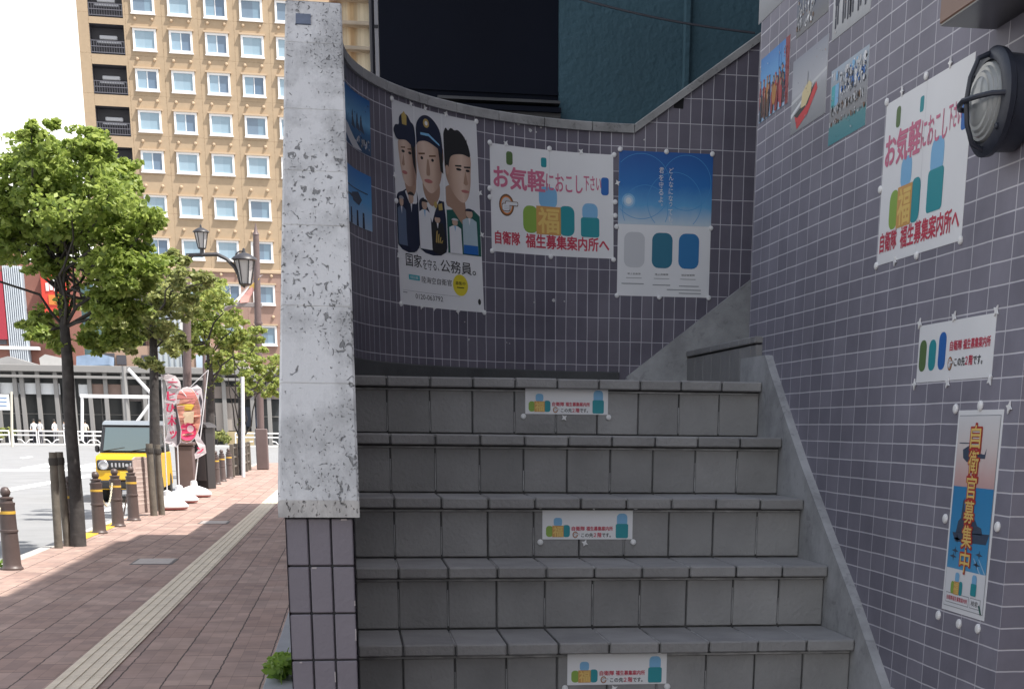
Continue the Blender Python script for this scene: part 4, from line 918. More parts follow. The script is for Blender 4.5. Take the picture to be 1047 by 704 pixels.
leaf_a = leafmat('leaf_near', (.26, .36, .085)); leaf_b = leafmat('leaf_far', (.27, .35, .095)); leaf_c = leafmat('leaf_dull', (.25, .30, .11))
def limb(mb, p, q, r0, r1, n=5, w=.06):
    p = Vector(p); q = Vector(q); pts = []
    for i in range(n+1):
        t = i/n; j = Vector((random.gauss(0, w), random.gauss(0, w), random.gauss(0, w*.4)))*math.sin(math.pi*t)
        pts.append(p+(q-p)*t+j)
    mb.tube(pts, [r0+(r1-r0)*i/n for i in range(n+1)], bark, n=8)
def tree(name, g, trunk, clumps, label, lm, lsize, per, forks, spread=1.0, ivy=0):
    """clumps: list of (pixel x, pixel y, radius m, depth offset)"""
    t = thing(name, label, 'tree', g)
    Yt = g.y
    tm = MB(); pts = [Vector(p)-g for p in trunk]
    rr = [r for r in forks['rad']]
    tm.tube(pts, rr, bark, n=12); top = pts[-1]
    cm = MB(); br = MB()
    for (x, y, rad, dy) in clumps:
        c = at(x, y, Yt+dy)-g
        base = pts[random.choice(range(max(1, len(pts)-3), len(pts)))]
        if random.random() > .45: joined = False
        else: joined = True; limb(br, base, c, rr[-1]*.7, .008, 5, .10)
        for k in range(2 if joined else 0):
            limb(br, c, c+Vector((random.uniform(-1, 1), random.uniform(-1, 1), random.uniform(-.4, .8)))*rad*.8, .007, .003, 3, .03)
        ns = max(3, int(per/38))
        for k in range(ns):
            d = Vector((random.gauss(0, 1), random.gauss(0, 1), random.gauss(0, 1))).normalized()*random.uniform(.25, 1.)
            cc = c+Vector((d.x*rad*spread, d.y*rad*spread, d.z*rad*.75))
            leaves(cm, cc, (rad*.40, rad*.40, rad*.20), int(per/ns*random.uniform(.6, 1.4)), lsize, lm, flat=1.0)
    for k in range(ivy):
        s = random.uniform(.45, 1); i = min(len(pts)-2, int(s*(len(pts)-1))); p = pts[i]+(pts[i+1]-pts[i])*random.random()
        leaves(cm, p, (.12, .12, .1), 16, lsize*.8, lm)
    tm.build('trunk', t, smooth=True, angle=60); br.build('branches', t, smooth=True, angle=60); cm.build('crown', t)
    return t
g = gnd(80, 558)
random.seed(21)
tr = [g, at(79, 520, g.y), at(75, 470, g.y), at(71, 420, g.y), at(69, 370, g.y), at(66, 335, g.y+.05), at(64, 300, g.y+.1), at(62, 270, g.y+.1)]
near = []
for (x, y, rad, n) in ((45, 150, .32, 3), (25, 165, .4, 3), (60, 175, .45, 4), (92, 170, .38, 3), (15, 200, .42, 3), (55, 205, .5, 4), (100, 205, .45, 4), (132, 192, .26, 2), (30, 240, .45, 4), (75, 245, .45, 4), (120, 235, .42, 3), (150, 225, .3, 2), (10, 245, .36, 3), (42, 270, .28, 2), (105, 275, .42, 4), (140, 262, .34, 3), (158, 268, .24, 2),
                       (-12, 215, .5, 3), (-15, 250, .4, 3), (38, 326, .22, 2), (50, 338, .22, 2), (108, 318, .32, 3), (130, 312, .32, 3), (98, 342, .26, 2), (125, 345, .22, 2), (52, 128, .13, 1), (72, 148, .22, 2), (58, 348, .2, 1), (30, 338, .16, 1), (112, 300, .3, 2), (30, 136, .15, 1), (70, 215, .4, 3), (130, 285, .4, 3), (100, 150, .3, 2), (120, 170, .3, 2)):
    for k in range(n): near.append((x+random.gauss(0, rad*24), y+random.gauss(0, rad*16), rad*random.uniform(.7, 1.05), random.gauss(0, .55)))
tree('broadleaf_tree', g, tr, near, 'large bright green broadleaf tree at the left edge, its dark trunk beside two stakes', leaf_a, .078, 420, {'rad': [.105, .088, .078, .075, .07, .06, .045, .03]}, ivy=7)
g = gnd(159, 522)
tr = [g, at(158.5, 480, g.y), at(158, 430, g.y), at(157.5, 385, g.y), at(157, 345, g.y), at(155, 310, g.y)]
cl = []
for (x, y, rad, n) in ((165, 300, .45, 3), (190, 285, .4, 2), (150, 330, .4, 2), (178, 325, .45, 3), (140, 355, .4, 3), (165, 350, .35, 2), (150, 290, .4, 2), (120, 350, .35, 2), (195, 270, .3, 1), (172, 268, .34, 2), (186, 345, .3, 2), (140, 310, .4, 2), (130, 335, .4, 2), (175, 310, .45, 3)):
    for k in range(n): cl.append((x+random.gauss(0, 9), y+random.gauss(0, 7), rad*random.uniform(.7, 1), random.gauss(0, .7)))
tree('broadleaf_tree', g, tr, cl, 'thin dull green street tree behind the pink flags, second from the left', leaf_c, .10, 240, {'rad': [.11, .10, .09, .08, .06, .04]})
g = Vector((gnd(213, 500).x, 34.5, 0)); g = Vector((at(214, 500, 34.5).x, 34.5, 0))
tr = [g, at(214.5, 470, g.y), at(215, 430, g.y), at(215, 395, g.y), at(214, 370, g.y), at(212, 350, g.y)]
cl = []
for (x, y, rad, n) in ((205, 305, .5, 3), (220, 306, .45, 3), (195, 335, .5, 3), (220, 335, .55, 4), (236, 340, .4, 2), (205, 355, .4, 2), (235, 355, .4, 2), (190, 355, .4, 2), (212, 290, .35, 2), (246, 352, .28, 2), (230, 320, .5, 3), (200, 320, .5, 2), (225, 372, .35, 2)):
    for k in range(n): cl.append((x+random.gauss(0, 7), y+random.gauss(0, 6), rad*random.uniform(.7, 1), random.gauss(0, .8)))
tree('broadleaf_tree', g, tr, cl, 'leafy street tree with an ivy covered trunk behind the black cabinet, below the lanterns', leaf_b, .11, 240, {'rad': [.14, .13, .12, .10, .07, .04]}, ivy=14)
g = Vector((at(247, 480, 44).x, 44, 0))
tr = [g, at(246, 450, 44), at(246, 410, 44), at(247, 380, 44)]
cl = []
for (x, y, rad, n) in ((240, 372, .5, 4), (258, 362, .5, 4), (272, 378, .5, 4), (250, 392, .4, 3), (284, 372, .45, 3), (256, 345, .35, 2), (232, 385, .4, 3), (268, 398, .4, 2), (284, 392, .3, 2), (240, 350, .4, 2)):
    for k in range(n): cl.append((x+random.gauss(0, 6), y+random.gauss(0, 5), rad*random.uniform(.7, 1), random.gauss(0, .8)))
tree('broadleaf_tree', g, tr, cl, 'small pale green street tree farthest along the pavement next to the concrete coping', leaf_b, .13, 180, {'rad': [.10, .09, .07, .04]}, ivy=5)

# leaning A-board
root = thing('board_sign', 'weathered pinkish board sign standing on edge between the bollards and the flags', 'sign', gnd(147, 527), R(74))
bd = mat('board_pink', (.42, .33, .30), .7, var=.15, vscale=5); 
mb = MB(); mb.box((-.30, -.015, .05), (.30, .015, .96), bd, ch=.01); mb.prism([(-.30, .96), (-.2, 1.0), (.2, 1.0), (.30, .96)], lambda u, v, h: (u, h, v), -.015, .015, bd)
for k in range(9): mb.box((-.24, -.0185, .2+.075*k), (.24-.05*(k % 3), -.0155, .225+.075*k), mat('board_text', (.56, .47, .43), .7))
mb.build('panel', root)
for x in (-.27, .27):
    mb = MB(); mb.tube([(x, .25, 0), (x, .02, .9)], .014, bol); mb.build('leg', root)

# banner flags
fl_w = mat('flag_white', (.78, .74, .76), .8)
_t = fl_w.node_tree; _tr = _t.nodes.new('ShaderNodeBsdfTranslucent'); _tr.inputs[0].default_value = (.8, .76, .78, 1); _ms = _t.nodes.new('ShaderNodeMixShader'); _ms.inputs[0].default_value = .5
_t.links.new(_t.nodes['Principled BSDF'].outputs[0], _ms.inputs[1]); _t.links.new(_tr.outputs[0], _ms.inputs[2]); _t.links.new(_ms.outputs[0], _t.nodes['Material Output'].inputs[0]); fl_p = mat('flag_red', (.70, .05, .14), .8); fl_k = mat('flag_black', (.06, .05, .06), .8); fl_o = mat('flag_food', (.60, .27, .20), .8, var=.45, vscale=9); fl_y = mat('flag_yellow', (.72, .48, .06), .8)
pole_w = mat('pole_white', (.68, .68, .70), .4); base_w = mat('tank_white', (.70, .70, .71), .5); base_r = mat('tank_red', (.36, .11, .10), .6, var=.2, vscale=8)
def flag(px, py, Y, label, top, outline, marks, texts, lean=0):
    """outline in pixels, hung from the pole and rippling in depth"""
    g = gnd(px, py); t = thing('banner_flag', label, 'flag', g, group='promotional flags on white water bases')
    P3 = lambda x, y, h=0.: at(x, y, g.y)-g+Vector((0, .05*math.sin((x-px)*.16+(y-py)*.045)-h, 0))
    mb = MB(); tp = at(*top, g.y)-g; mb.tube([(0, 0, .15), tp*.5+Vector((0, 0, .07)), tp], [.013, .011, .009], pole_w, n=8)
    q = P3(*outline[0]); mb.tube([tp, q], .008, pole_w, n=6); mb.build('pole', t, smooth=True)
    mb = MB(); mb.lathe([(.37, .05), (.38, .07), (.36, .11), (.28, .18), (.14, .23), (.08, .25), (.07, .34), (.03, .36)], base_w, n=24, sy=.8); mb.build('tank', t, smooth=True, angle=40)
    mb = MB(); mb.lathe([(.28, .012), (.35, .02), (.36, .055), (.35, .06)], base_r, n=24, sy=.8)
    for a in range(4): mb.tube([(.2*math.cos(R(45+90*a)), .16*math.sin(R(45+90*a)), .0), (.2*math.cos(R(45+90*a)), .16*math.sin(R(45+90*a)), .03)], .03, base_r, n=8)
    mb.build('base', t)
    cl = MB()
    def tess(mb, poly, m, h):
        for tri in tessellate_polygon([[Vector((u, v, 0)) for u, v in poly]]):
            pc = [poly[i] for i in tri]; st = [pc]
            lo = min(p[1] for p in pc); hi = max(p[1] for p in pc); k = math.floor(lo/6)
            while k*6 < hi:
                sw = [(p[1], p[0]) for p in pc]; c = clip(sw, k*6, 0, True); c = clip(c, (k+1)*6, 0, False) if len(c) > 2 else []
                if len(c) > 2:
                    for hh in ((h, ) if h else (-.003, .003)): mb.poly([P3(p[1], p[0], hh) for p in c], m)
                k += 1
    tess(cl, outline, fl_w, 0); cl.build('cloth', t, smooth=False)
    if marks:
        mk = MB()
        for i, (poly, m) in enumerate(marks): tess(mk, poly, m, .008+.002*i)
        mk.build('print', t)
    if texts:
        lt = MB()
        for (tx, a, b, c, d, m) in texts:
            tr_, x0, x1, y0, y1 = text_tris(tx, .0)
            for kk, du in enumerate((-.5, 0, .5)):
                for tri in tr_: lt.poly([P3(a+du+(p[0]-x0)/(x1-x0)*(c-a), d-(p[1]-y0)/(y1-y0)*(d-b), .022+.001*kk) for p in tri], m)
        lt.build('lettering', t)
    return t
def ellp(cx, cy, rx, ry, n=20): return [(cx+rx*math.cos(R(360*k/n)), cy+ry*math.sin(R(360*k/n))) for k in range(n)]
flag(199, 508, 0, 'white flag with red and black lettering curling at its lower end, by the black cabinet', (213, 378),
     [(193, 397), (201, 393), (206, 397), (208, 412), (206, 424), (200, 434), (204, 446), (210, 455), (211, 463), (206, 466), (200, 469), (199, 464), (204, 458), (200, 450), (196, 436), (192, 420)],
     [([(204, 402), (207, 410), (205, 422), (201, 429), (201, 420)], fl_k)], [('オ', 195, 400, 202, 409, fl_p), ('ト', 196, 411, 202, 421, fl_p), ('ク', 197, 424, 202, 431, fl_p), ('ン', 202, 457, 208, 463, fl_p)])
flag(184, 514, 0, 'round edged food banner with orange and yellow print between two white flags', (179, 391),
     ellp(191, 424, 15, 29), [(ellp(191, 424, 14.3, 28), fl_o), (ellp(190, 407, 11, 9), mat('flag_pinkred', (.62, .22, .2), .8)), ([(181, 414), (190, 410), (199, 414), (196, 419), (184, 420)], fl_y), ([(186, 421), (199, 420), (198, 432), (189, 434)], mat('flag_cream', (.66, .50, .34), .8)), (ellp(192, 441, 9, 9), fl_p), (ellp(195, 438, 3.5, 3.5), fl_w)], [])
flag(172, 521, 0, 'front white flag with a column of red lettering, curling at the top, nearest the car', (165, 383),
     [(165, 384), (172, 382), (179, 384), (184, 390), (185, 397), (181, 404), (180, 414), (183, 426), (186, 440), (185, 452), (181, 457), (176, 455), (167, 451), (170, 446), (172, 437), (169, 425), (168, 410), (171, 398), (169, 389)],
     [([(180, 412), (182, 424), (185, 440), (184, 453), (181, 455), (181, 440), (178, 424), (177, 414)], fl_k)],
     [('大', 172, 387, 181, 397, fl_p), ('ヒ', 171, 400, 179, 409, fl_p), ('ひ', 170, 412, 178, 421, fl_p), ('木', 171.5, 424, 180, 435, fl_p), ('ッ', 174, 440, 181, 448, fl_p)])

# lamp post with two lanterns
post_b = mat('post_brown', (.115, .082, .080), .55, var=.12, vscale=3); lan_k = mat('lantern_dark', (.035, .035, .04), .45); lan_g = mat('lantern_glass', (.42, .42, .42), .25)
def lantern(t, c, s, ring=False):
    mb = MB(); mb.lathe([(.06*s, -.02*s), (.13*s, 0), (.15*s, .03*s)], lan_k, c, n=12)
    for k in range(6):
        a = R(60*k); mb.tube([Vector(c)+Vector((.135*s*math.cos(a), .135*s*math.sin(a), .03*s)), Vector(c)+Vector((.235*s*math.cos(a), .235*s*math.sin(a), .55*s))], .016*s, lan_k, n=6)
    mb.lathe([(.25*s, .54*s), (.30*s, .56*s), (.28*s, .60*s), (.18*s, .66*s), (.10*s, .70*s), (.04*s, .72*s), (.03*s, .80*s), (.0, .82*s)], lan_k, c, n=12); o = mb.build('lantern', t, smooth=True, angle=35)
    mb = MB(); mb.lathe([(.12*s, .03*s), (.215*s, .54*s)], lan_g, c, n=6); mb.build('glass', o)
    return o
Yl = 33.0
g = Vector((at(191.5, 500, Yl).x, Yl, 0)); 
root = thing('lamp_post', 'brown lamp post on a thick square base carrying two dark lanterns on a curved arm', 'street lamp', g)
P = lambda x, y: at(x, y, Yl)-g
zb = P(191, 455).z
mb = MB(); mb.box((-.22, -.22, 0), (.22, .22, zb), post_b, ch=.03); mb.box((-.26, -.26, zb), (.26, .26, zb+.08), post_b, ch=.02); mb.build('base', root)
mb = MB(); mb.tube([(0, 0, zb), P(191.5, 400), P(191, 330), P(191, 300), P(191, 262)], [.11, .105, .10, .09, .06], post_b, n=14); mb.build('pole', root, smooth=True)
mb = MB(); mb.tube([P(190, 261), P(206, 260.5), P(222, 260), P(232, 265), P(240, 273), P(245, 283), P(248, 291), P(251, 293)], .045, lan_k, n=8); mb.tube([P(198, 260.5), P(191, 268)], .03, lan_k, n=6); mb.build('arm', root, smooth=True)
lantern(root, P(206.5, 254.5), .66); mb = MB(); mb.tube([P(206.5, 261), P(206.5, 253)], .05, lan_k, n=8); mb.build('lantern_stem', root)
lantern(root, P(251, 291.5), 1.02)
mb = MB(); mb.tube([P(247, 266)+Vector((.16*math.cos(R(a)), 0, .0+.2*math.sin(R(a)))) for a in range(-20, 200, 20)], .018, lan_k, n=6); mb.build('scroll', root)
# second post with crossbar and pennant
Yp = 50.0
g = Vector((at(269, 478, Yp).x, Yp, 0)); P2 = lambda x, y: at(x, y, Yp)-g
root = thing('lamp_post', 'tall brown post with a pointed finial and a crossbar, on a square brown base', 'street lamp', g)
zb = P2(268, 438).z
mb = MB(); mb.box((-.21, -.21, 0), (.21, .21, zb), post_b, ch=.03); mb.build('base', root)
mb = MB(); mb.tube([P2(266.5, 438), P2(265, 380), P2(263.5, 315), P2(262, 250), P2(261.6, 240)], [.13, .125, .12, .11, .10], post_b, n=12); mb.tube([P2(261.6, 240), P2(261.5, 236), P2(261.2, 228)], [.12, .06, .01], post_b, n=10)
for y in (330, 338, 346): mb.lathe([(.14, -.05), (.15, 0), (.14, .05)], post_b, P2(264+.015*(y-315), y), n=12)
mb.build('pole', root, smooth=True, angle=35)
mb = MB(); mb.box(P2(236, 313.5)+Vector((0, -.06, 0)), P2(268, 309.5)+Vector((0, .06, 0)), mat('bar_grey', (.22, .20, .20), .6), ch=.02); mb.tube([P2(216, 327), P2(224, 319), P2(233, 313), P2(240, 311)], .10, MATS['bar_grey'], n=8); mb.build('crossbar', root)
t = thing('pennant', 'pink and white pennant hanging slanted from the crossbar of the tall brown post', 'flag', g+P2(236, 313))
O_ = t.location-g
mb = MB()
for i, (pts, m) in enumerate((([(235.5, 314), (266, 285), (258, 300), (252, 311), (262, 308), (262, 300)][:4], mat('pennant_pink', (.60, .33, .30), .8)), ([(235, 313), (239, 308), (262, 283), (269, 281), (258, 289), (242, 311)], mat('pennant_white', (.7, .68, .68), .8)), ([(255, 293), (266, 284), (258, 298), (256, 299)], mat('pennant_yellow', (.66, .45, .12), .8)), ([(246, 305), (250, 301), (256, 302), (254, 309), (246, 310)], MATS['pennant_pink']))):
    mb.prism(pts, lambda u, v, h: P2(u, v)-O_+Vector((0, h+.06*math.sin(u*.3), 0)), -.01-.03*i, .01-.03*i, m)
mb.build('cloth', t)
Ys = 58.
g = at(193, 318, Ys)
root = thing('shop_sign', 'small green and red hanging sign among the leaves below the upper lantern', 'sign', g)
Q = lambda x, y: at(x, y, Ys)-g
mb = MB(); mb.box(Q(193, 316)+Vector((0, -.08, 0)), Q(221, 304)+Vector((0, .08, 0)), mat('sign_green', (.02, .24, .12), .5), ch=.02); mb.prism(ellp(198, 306, 6, 5, 16), lambda u, v, h: Q(u, v)+Vector((0, h, 0)), -.1, .1, MATS['sign_green']); mb.build('green_board', root)
mb = MB(); mb.box(Q(203.5, 314.5)+Vector((0, -.14, 0)), Q(212.5, 301)+Vector((0, -.085, 0)), mat('sign_red', (.55, .06, .03), .5), ch=.02); mb.build('red_board', root)
mb = MB(); mb.tube([Q(208, 314)+Vector((0, .1, 0)), Q(209.5, 460)+Vector((0, .1, 0)), Q(209.8, 481)+Vector((0, .1, 0))], .07, post_b, n=8); mb.build('pole', root)
# black cabinet
Yc = 33.5
g = Vector((at(211.5, 503, Yc).x, Yc, 0))
root = thing('utility_cabinet', 'tall black utility cabinet with a sloped cap beside the lamp post base', 'cabinet', g, R(-20))
hc = (at(211, 437, Yc)).z; cb = mat('cabinet_black', (.014, .013, .015), .5); cb2 = mat('cabinet_cap', (.055, .05, .052), .5)
mb = MB(); mb.box((-.16, -.22, 0), (.16, .22, hc), cb, ch=.012); mb.build('body', root)
mb = MB(); mb.prism([(-.24, hc), (.24, hc), (.20, hc+.07), (.05, hc+.13), (-.05, hc+.13), (-.20, hc+.07)], lambda u, v, h: (u, h, v), -.28, .28, cb2); mb.build('cap', root)
mb = MB(); mb.box((-.12, -.232, .2), (.12, -.222, hc-.12), cb2, ch=.004); mb.build('door', root)
# railings farther along
rl = mat('railing_brown', (.10, .085, .07), .7)
for i, (x0, x1, Ya, lab) in enumerate(((240, 247, 42.0, 'brown multi rail fence section nearest the cabinet side of the pavement'), (248, 257, 46.0, 'brown multi rail fence section beside the thin white pole'))):
    Xr = -5.15+.02*i; t = thing('railing', lab, 'railing', (Xr, Ya, 0), group='brown railings along the kerb')
    for y in (0, 1.6, 3.2):
        mb = MB(); mb.box((-.06, y-.06, 0), (.06, y+.06, .98), rl, ch=.015); mb.build('post', t)
    for z in (.3, .58, .86):
        mb = MB(); mb.tube([(0, 0, z), (0, 3.2, z)], .035, rl, n=8); mb.build('rail', t)
Yw = 42.; g = Vector((at(249, 489, Yw).x, Yw, 0))
mb = MB(); mb.tube([(0, 0, 0), at(248.5, 440, Yw)-g, at(248, 385, Yw)-g], .055, pole_w, n=10); tag(mb.build('thin_pole', loc=g, smooth=True), 'thin white pole rising from the pavement among the brown railings', 'pole')

# ------------------------------------------------------------------ yellow boxy car
Yk = 30.6; cx = at(140.5, 500, Yk).x
root = thing('parked_car', 'small boxy yellow car with a black grille parked at the kerb facing the camera', 'car', (cx, Yk, -.12), R(2))
cy_ = mat('car_yellow', (.72, .42, .015), .3, spec=.5); ck = mat('car_black', (.02, .02, .022), .35); cg = mat('car_glass', (.09, .125, .135), .08, spec=.9); cr_ = mat('car_roof', (.20, .23, .26), .35); ct = mat('tyre', (.02, .02, .02), .9); ch_ = mat('chrome', (.6, .6, .62), .2, .9); hl = mat('headlamp', (.30, .32, .34), .1, spec=.8)
wd = .665
prof = [(-1.70, .28), (-1.70, .62), (-1.66, .93), (-1.60, 1.0), (-.98, 1.04), (1.66, 1.04), (1.70, .55), (1.68, .28)]   # (y, z)
mb = MB(); mb.prism(prof, lambda u, v, h: (h*(1-.04*max(0, v-.6)), u, v), -wd, wd, cy_); body = mb.build('body', root)
bv = body.modifiers.new('bevel', 'BEVEL'); bv.width = .05; bv.segments = 3; bv.limit_method = 'ANGLE'
def cab(name, pts, wb, wt, z0, z1, m):
    mb = MB(); vs = []
    for (y, z) in pts: 
        ww = wb+(wt-wb)*(z-z0)/(z1-z0); vs += [(-ww, y, z), (ww, y, z)]
    n = len(pts); fs = [(2*i, 2*((i+1) % n), 2*((i+1) % n)+1, 2*i+1) for i in range(n)]+[tuple(2*i for i in range(n)), tuple(2*i+1 for i in range(n-1, -1, -1))]
    mb.mesh(vs, fs, m); o = mb.build(name, root); b_ = o.modifiers.new('bevel', 'BEVEL'); b_.width = .035; b_.segments = 2; b_.limit_method = 'ANGLE'; return o
cab('cabin', [(-1.0, 1.03), (-.72, 1.62), (-.62, 1.66), (1.60, 1.66), (1.66, 1.03)], wd-.02, wd-.09, 1.03, 1.66, ck)
cab('roof', [(-.74, 1.635), (-.68, 1.70), (-.4, 1.735), (1.5, 1.735), (1.62, 1.66), (1.61, 1.635)], wd-.085, wd-.11, 1.635, 1.735, cr_)
mb = MB(); mb.mesh([(-.56, -1.005, 1.09), (.56, -1.005, 1.09), (.505, -.765, 1.585), (-.505, -.765, 1.585)], [(0, 1, 2, 3)], cg); mb.build('windscreen', root)
for s in (-1, 1):
    mb = MB()
    for (a, b) in ((-.82, .15), (.22, 1.4)): mb.mesh([(s*(wd-.021), a-(.1 if a < 0 else 0), 1.09), (s*(wd-.021), b, 1.09), (s*(wd-.078), b, 1.56), (s*(wd-.078), a+.1, 1.56)], [(0, 1, 2, 3)], cg)
    mb.build('side_window', root)
    mb = MB(); mb.lathe([(.02, 0), (.105, 0), (.105, -.03), (.09, -.045), (.07, -.04)], ch_, (s*.49, -1.70, .80), axis='Y', n=20); hd = mb.build('headlight', root, smooth=True, angle=30)
    mb = MB(); mb.lathe([(.0, -.03), (.06, -.033), (.085, -.025), (.085, -.01)], hl, (s*.49, -1.70, .80), axis='Y', n=20); mb.build('lens', hd, smooth=True)
    for y in (-1.12, 1.12):
        mb = MB(); mb.lathe([(.16, -.09), (.27, -.09), (.285, -.06), (.285, .06), (.27, .09), (.16, .09)], ct, (s*(wd-.085), y, .285), axis='X', n=24); wh = mb.build('wheel', root, smooth=True, angle=35)
        mb = MB(); mb.lathe([(.0, .085*s), (.12, .088*s), (.165, .08*s), (.165, .02*s)], ch_, (s*(wd-.085), y, .285), axis='X', n=20); mb.build('rim', wh, smooth=True, angle=35)
    mb = MB(); mb.box((s*(wd+.0), -.80, 1.05), (s*(wd+.10), -.70, 1.20), ck, ch=.03); mb.build('mirror', root)
mb = MB(); mb.box((-.63, -1.725, .69), (.63, -1.66, .91), ck, ch=.03); gr = mb.build('grille', root)
mb = MB()
for k in range(9):
    if k != 4: mb.box((-.31+.078*k-.022, -1.735, .755), (-.31+.078*k+.018, -1.724, .845), ch_, ch=.006)
mb.lathe([(.0, -.006), (.035, -.006), (.035, .006)], ch_, (0, -1.73, .80), axis='Y', n=12); mb.build('badge', gr)
mb = MB(); mb.box((-.65, -1.745, .30), (.65, -1.66, .48), ck, ch=.04); mb.build('bumper', root)
mb = MB(); mb.box((-.165, -1.755, .50), (.165, -1.735, .665), mat('plate_yellow', (.66, .48, .04), .5), ch=.004); mb.build('number_plate', root)
mb = MB()
for a in (-.3, .28): mb.tube([(a-.25, -1.012, 1.085), (a+.2, -.97, 1.16)], .008, ck, n=6)
mb.build('wiper', root)
mb = MB(); mb.tube([(.30+.17*math.cos(R(18*k)), -.62+.03*math.sin(R(18*k)), 1.22+.17*math.sin(R(18*k))) for k in range(21)], .014, ck, n=6, cap=False); mb.build('steering_wheel', root)

# ------------------------------------------------------------------ the far side of the square
YF = 112.
wf = mat('fence_white', (.72, .72, .73), .5)
def fence_section(x0, x1, label):
    a, b = at(x0, 452, YF), at(x1, 452, YF); L_ = b.x-a.x; t = thing('guard_fence', label, 'fence', (a.x, YF, -.12), group='white pipe fences across the road')
    zt = 1.05
    for z in (zt, zt-.3): 
        mb = MB(); mb.tube([(0, 0, z), (L_, 0, z)], .055, wf, n=6); mb.build('rail', t)
    n = max(1, round(L_/1.5))
    for k in range(n+1):
        mb = MB(); mb.tube([(L_*k/n, 0, 0), (L_*k/n, 0, zt)], .05, wf, n=6); mb.build('post', t)
    for k in range(n):
        u = L_*(k+.5)/n; mb = MB(); mb.tube([(u-.55, 0, .45), (u-.3, 0, .42), (u, 0, .12), (u+.3, 0, .42), (u+.55, 0, .45)], .05, wf, n=6); mb.build('loop', t)
fence_section(-20, 10, 'white pipe fence section at the far left edge beyond the road'); fence_section(14, 38, 'white pipe fence section in front of the people in white'); fence_section(40, 66, 'white pipe fence section right of the people, before the tree trunk')
fence_section(80, 112, 'white pipe fence section between the tree trunk and the yellow car'); fence_section(241, 262, 'white pipe fence section behind the thin white pole'); fence_section(272, 300, 'white pipe fence section at the concrete coping')
kb = mat('far_kerb', (.55, .55, .54), .9)
mb = MB(); mb.box((-60, 110.6, -.13), (20, 111.2, .03), kb, ch=.02); tag(mb.build('kerb', ), None, None, None, 'structure')
mb = MB(); mb.box((-60, 111.2, -.13), (20, 150, .0), farroad); o = mb.build('far_pavement'); o['kind'] = 'structure'
# people standing behind the fence
def person(px, shirt, trouser, hair, label, turn, arm=0.):
    g = Vector((at(px, 450, YF+1.6).x, YF+1.6, 0)); t = thing('person', label, 'person', g, R(turn))
    me = bpy.data.meshes.new('body')
    J = [(0, 0, .95), (0, 0, 1.2), (0, 0, 1.42), (0, -.01, 1.52), (0, -.01, 1.66), (.10, 0, .90), (.11, -.02, .50), (.11, .02, .08), (.11, -.12, .03), (-.10, 0, .90), (-.12, .03, .50), (-.13, .05, .08), (-.13, -.08, .03),
         (.19, 0, 1.40), (.25, .02, 1.13), (.24+arm*.1, -.12-arm*.1, .92+arm*.25), (-.19, 0, 1.40), (-.26, .03, 1.13), (-.24, -.10, .90), (0, 0, 1.74)]
    E_ = [(0, 1), (1, 2), (2, 3), (3, 4), (4, 19), (0, 5), (5, 6), (6, 7), (7, 8), (0, 9), (9, 10), (10, 11), (11, 12), (2, 13), (13, 14), (14, 15), (2, 16), (16, 17), (17, 18)]
    rad = [.145, .135, .15, .06, .095, .09, .065, .045, .04, .09, .065, .045, .04, .075, .05, .04, .075, .05, .04, .07]
    me.from_pydata(J, E_, []); o = bpy.data.objects.new('body', me); COL.objects.link(o)
    md = o.modifiers.new('skin', 'SKIN'); sv = me.skin_vertices[0].data
    for i, r in enumerate(rad): sv[i].radius = (r, r*.8)
    sv[0].use_root = True
    s_ = o.modifiers.new('sub', 'SUBSURF'); s_.levels = 1; s_.render_levels = 1
    dg = bpy.context.evaluated_depsgraph_get(); dg.update()
    nm = bpy.data.meshes.new_from_object(o.evaluated_get(dg)); bpy.data.objects.remove(o)
    for m in (shirt, trouser, K_SKIN): nm.materials.append(m)
    for p in nm.polygons:
        z = p.center.z; p.use_smooth = True; p.material_index = 1 if z < .93 and abs(p.center.x) < .19 else (2 if z > 1.5 or (abs(p.center.x) > .2 and z < 1.12) else 0)
    o = bpy.data.objects.new('body', nm); COL.objects.link(o); o.parent = t
    mb = MB(); mb.lathe([(.0, .12), (.06, .11), (.10, .07), (.112, .0), (.10, -.06), (.07, -.1)], hair, (0, .02, 1.71), n=12); mb.build('hair', t, smooth=True)
    return t
sw = mat('shirt_white', (.74, .74, .75), .8); sb = mat('shirt_blue', (.05, .16, .36), .8); tk = mat('trouser_dark', (.05, .05, .07), .9); hb = mat('hair_black', (.02, .018, .016), .6)
person(36, sw, tk, hb, 'leftmost person in a white shirt standing behind the far fence', 20, 1.); person(42, sw, tk, hb, 'second person in white from the left, close to the leftmost one', -30)
person(57, sw, mat('skirt_grey', (.2, .2, .22), .9), hb, 'person in a white top standing alone behind the far fence', 60); person(67, sw, tk, hb, 'person in white just left of the near tree trunk', -60, 1.)
person(88, mat('top_cream', (.6, .57, .5), .8), tk, hb, 'person in a cream top behind the fence right of the near trunk', 180); person(112.5, sb, tk, hb, 'person in a blue top behind the roof of the yellow car', 150)
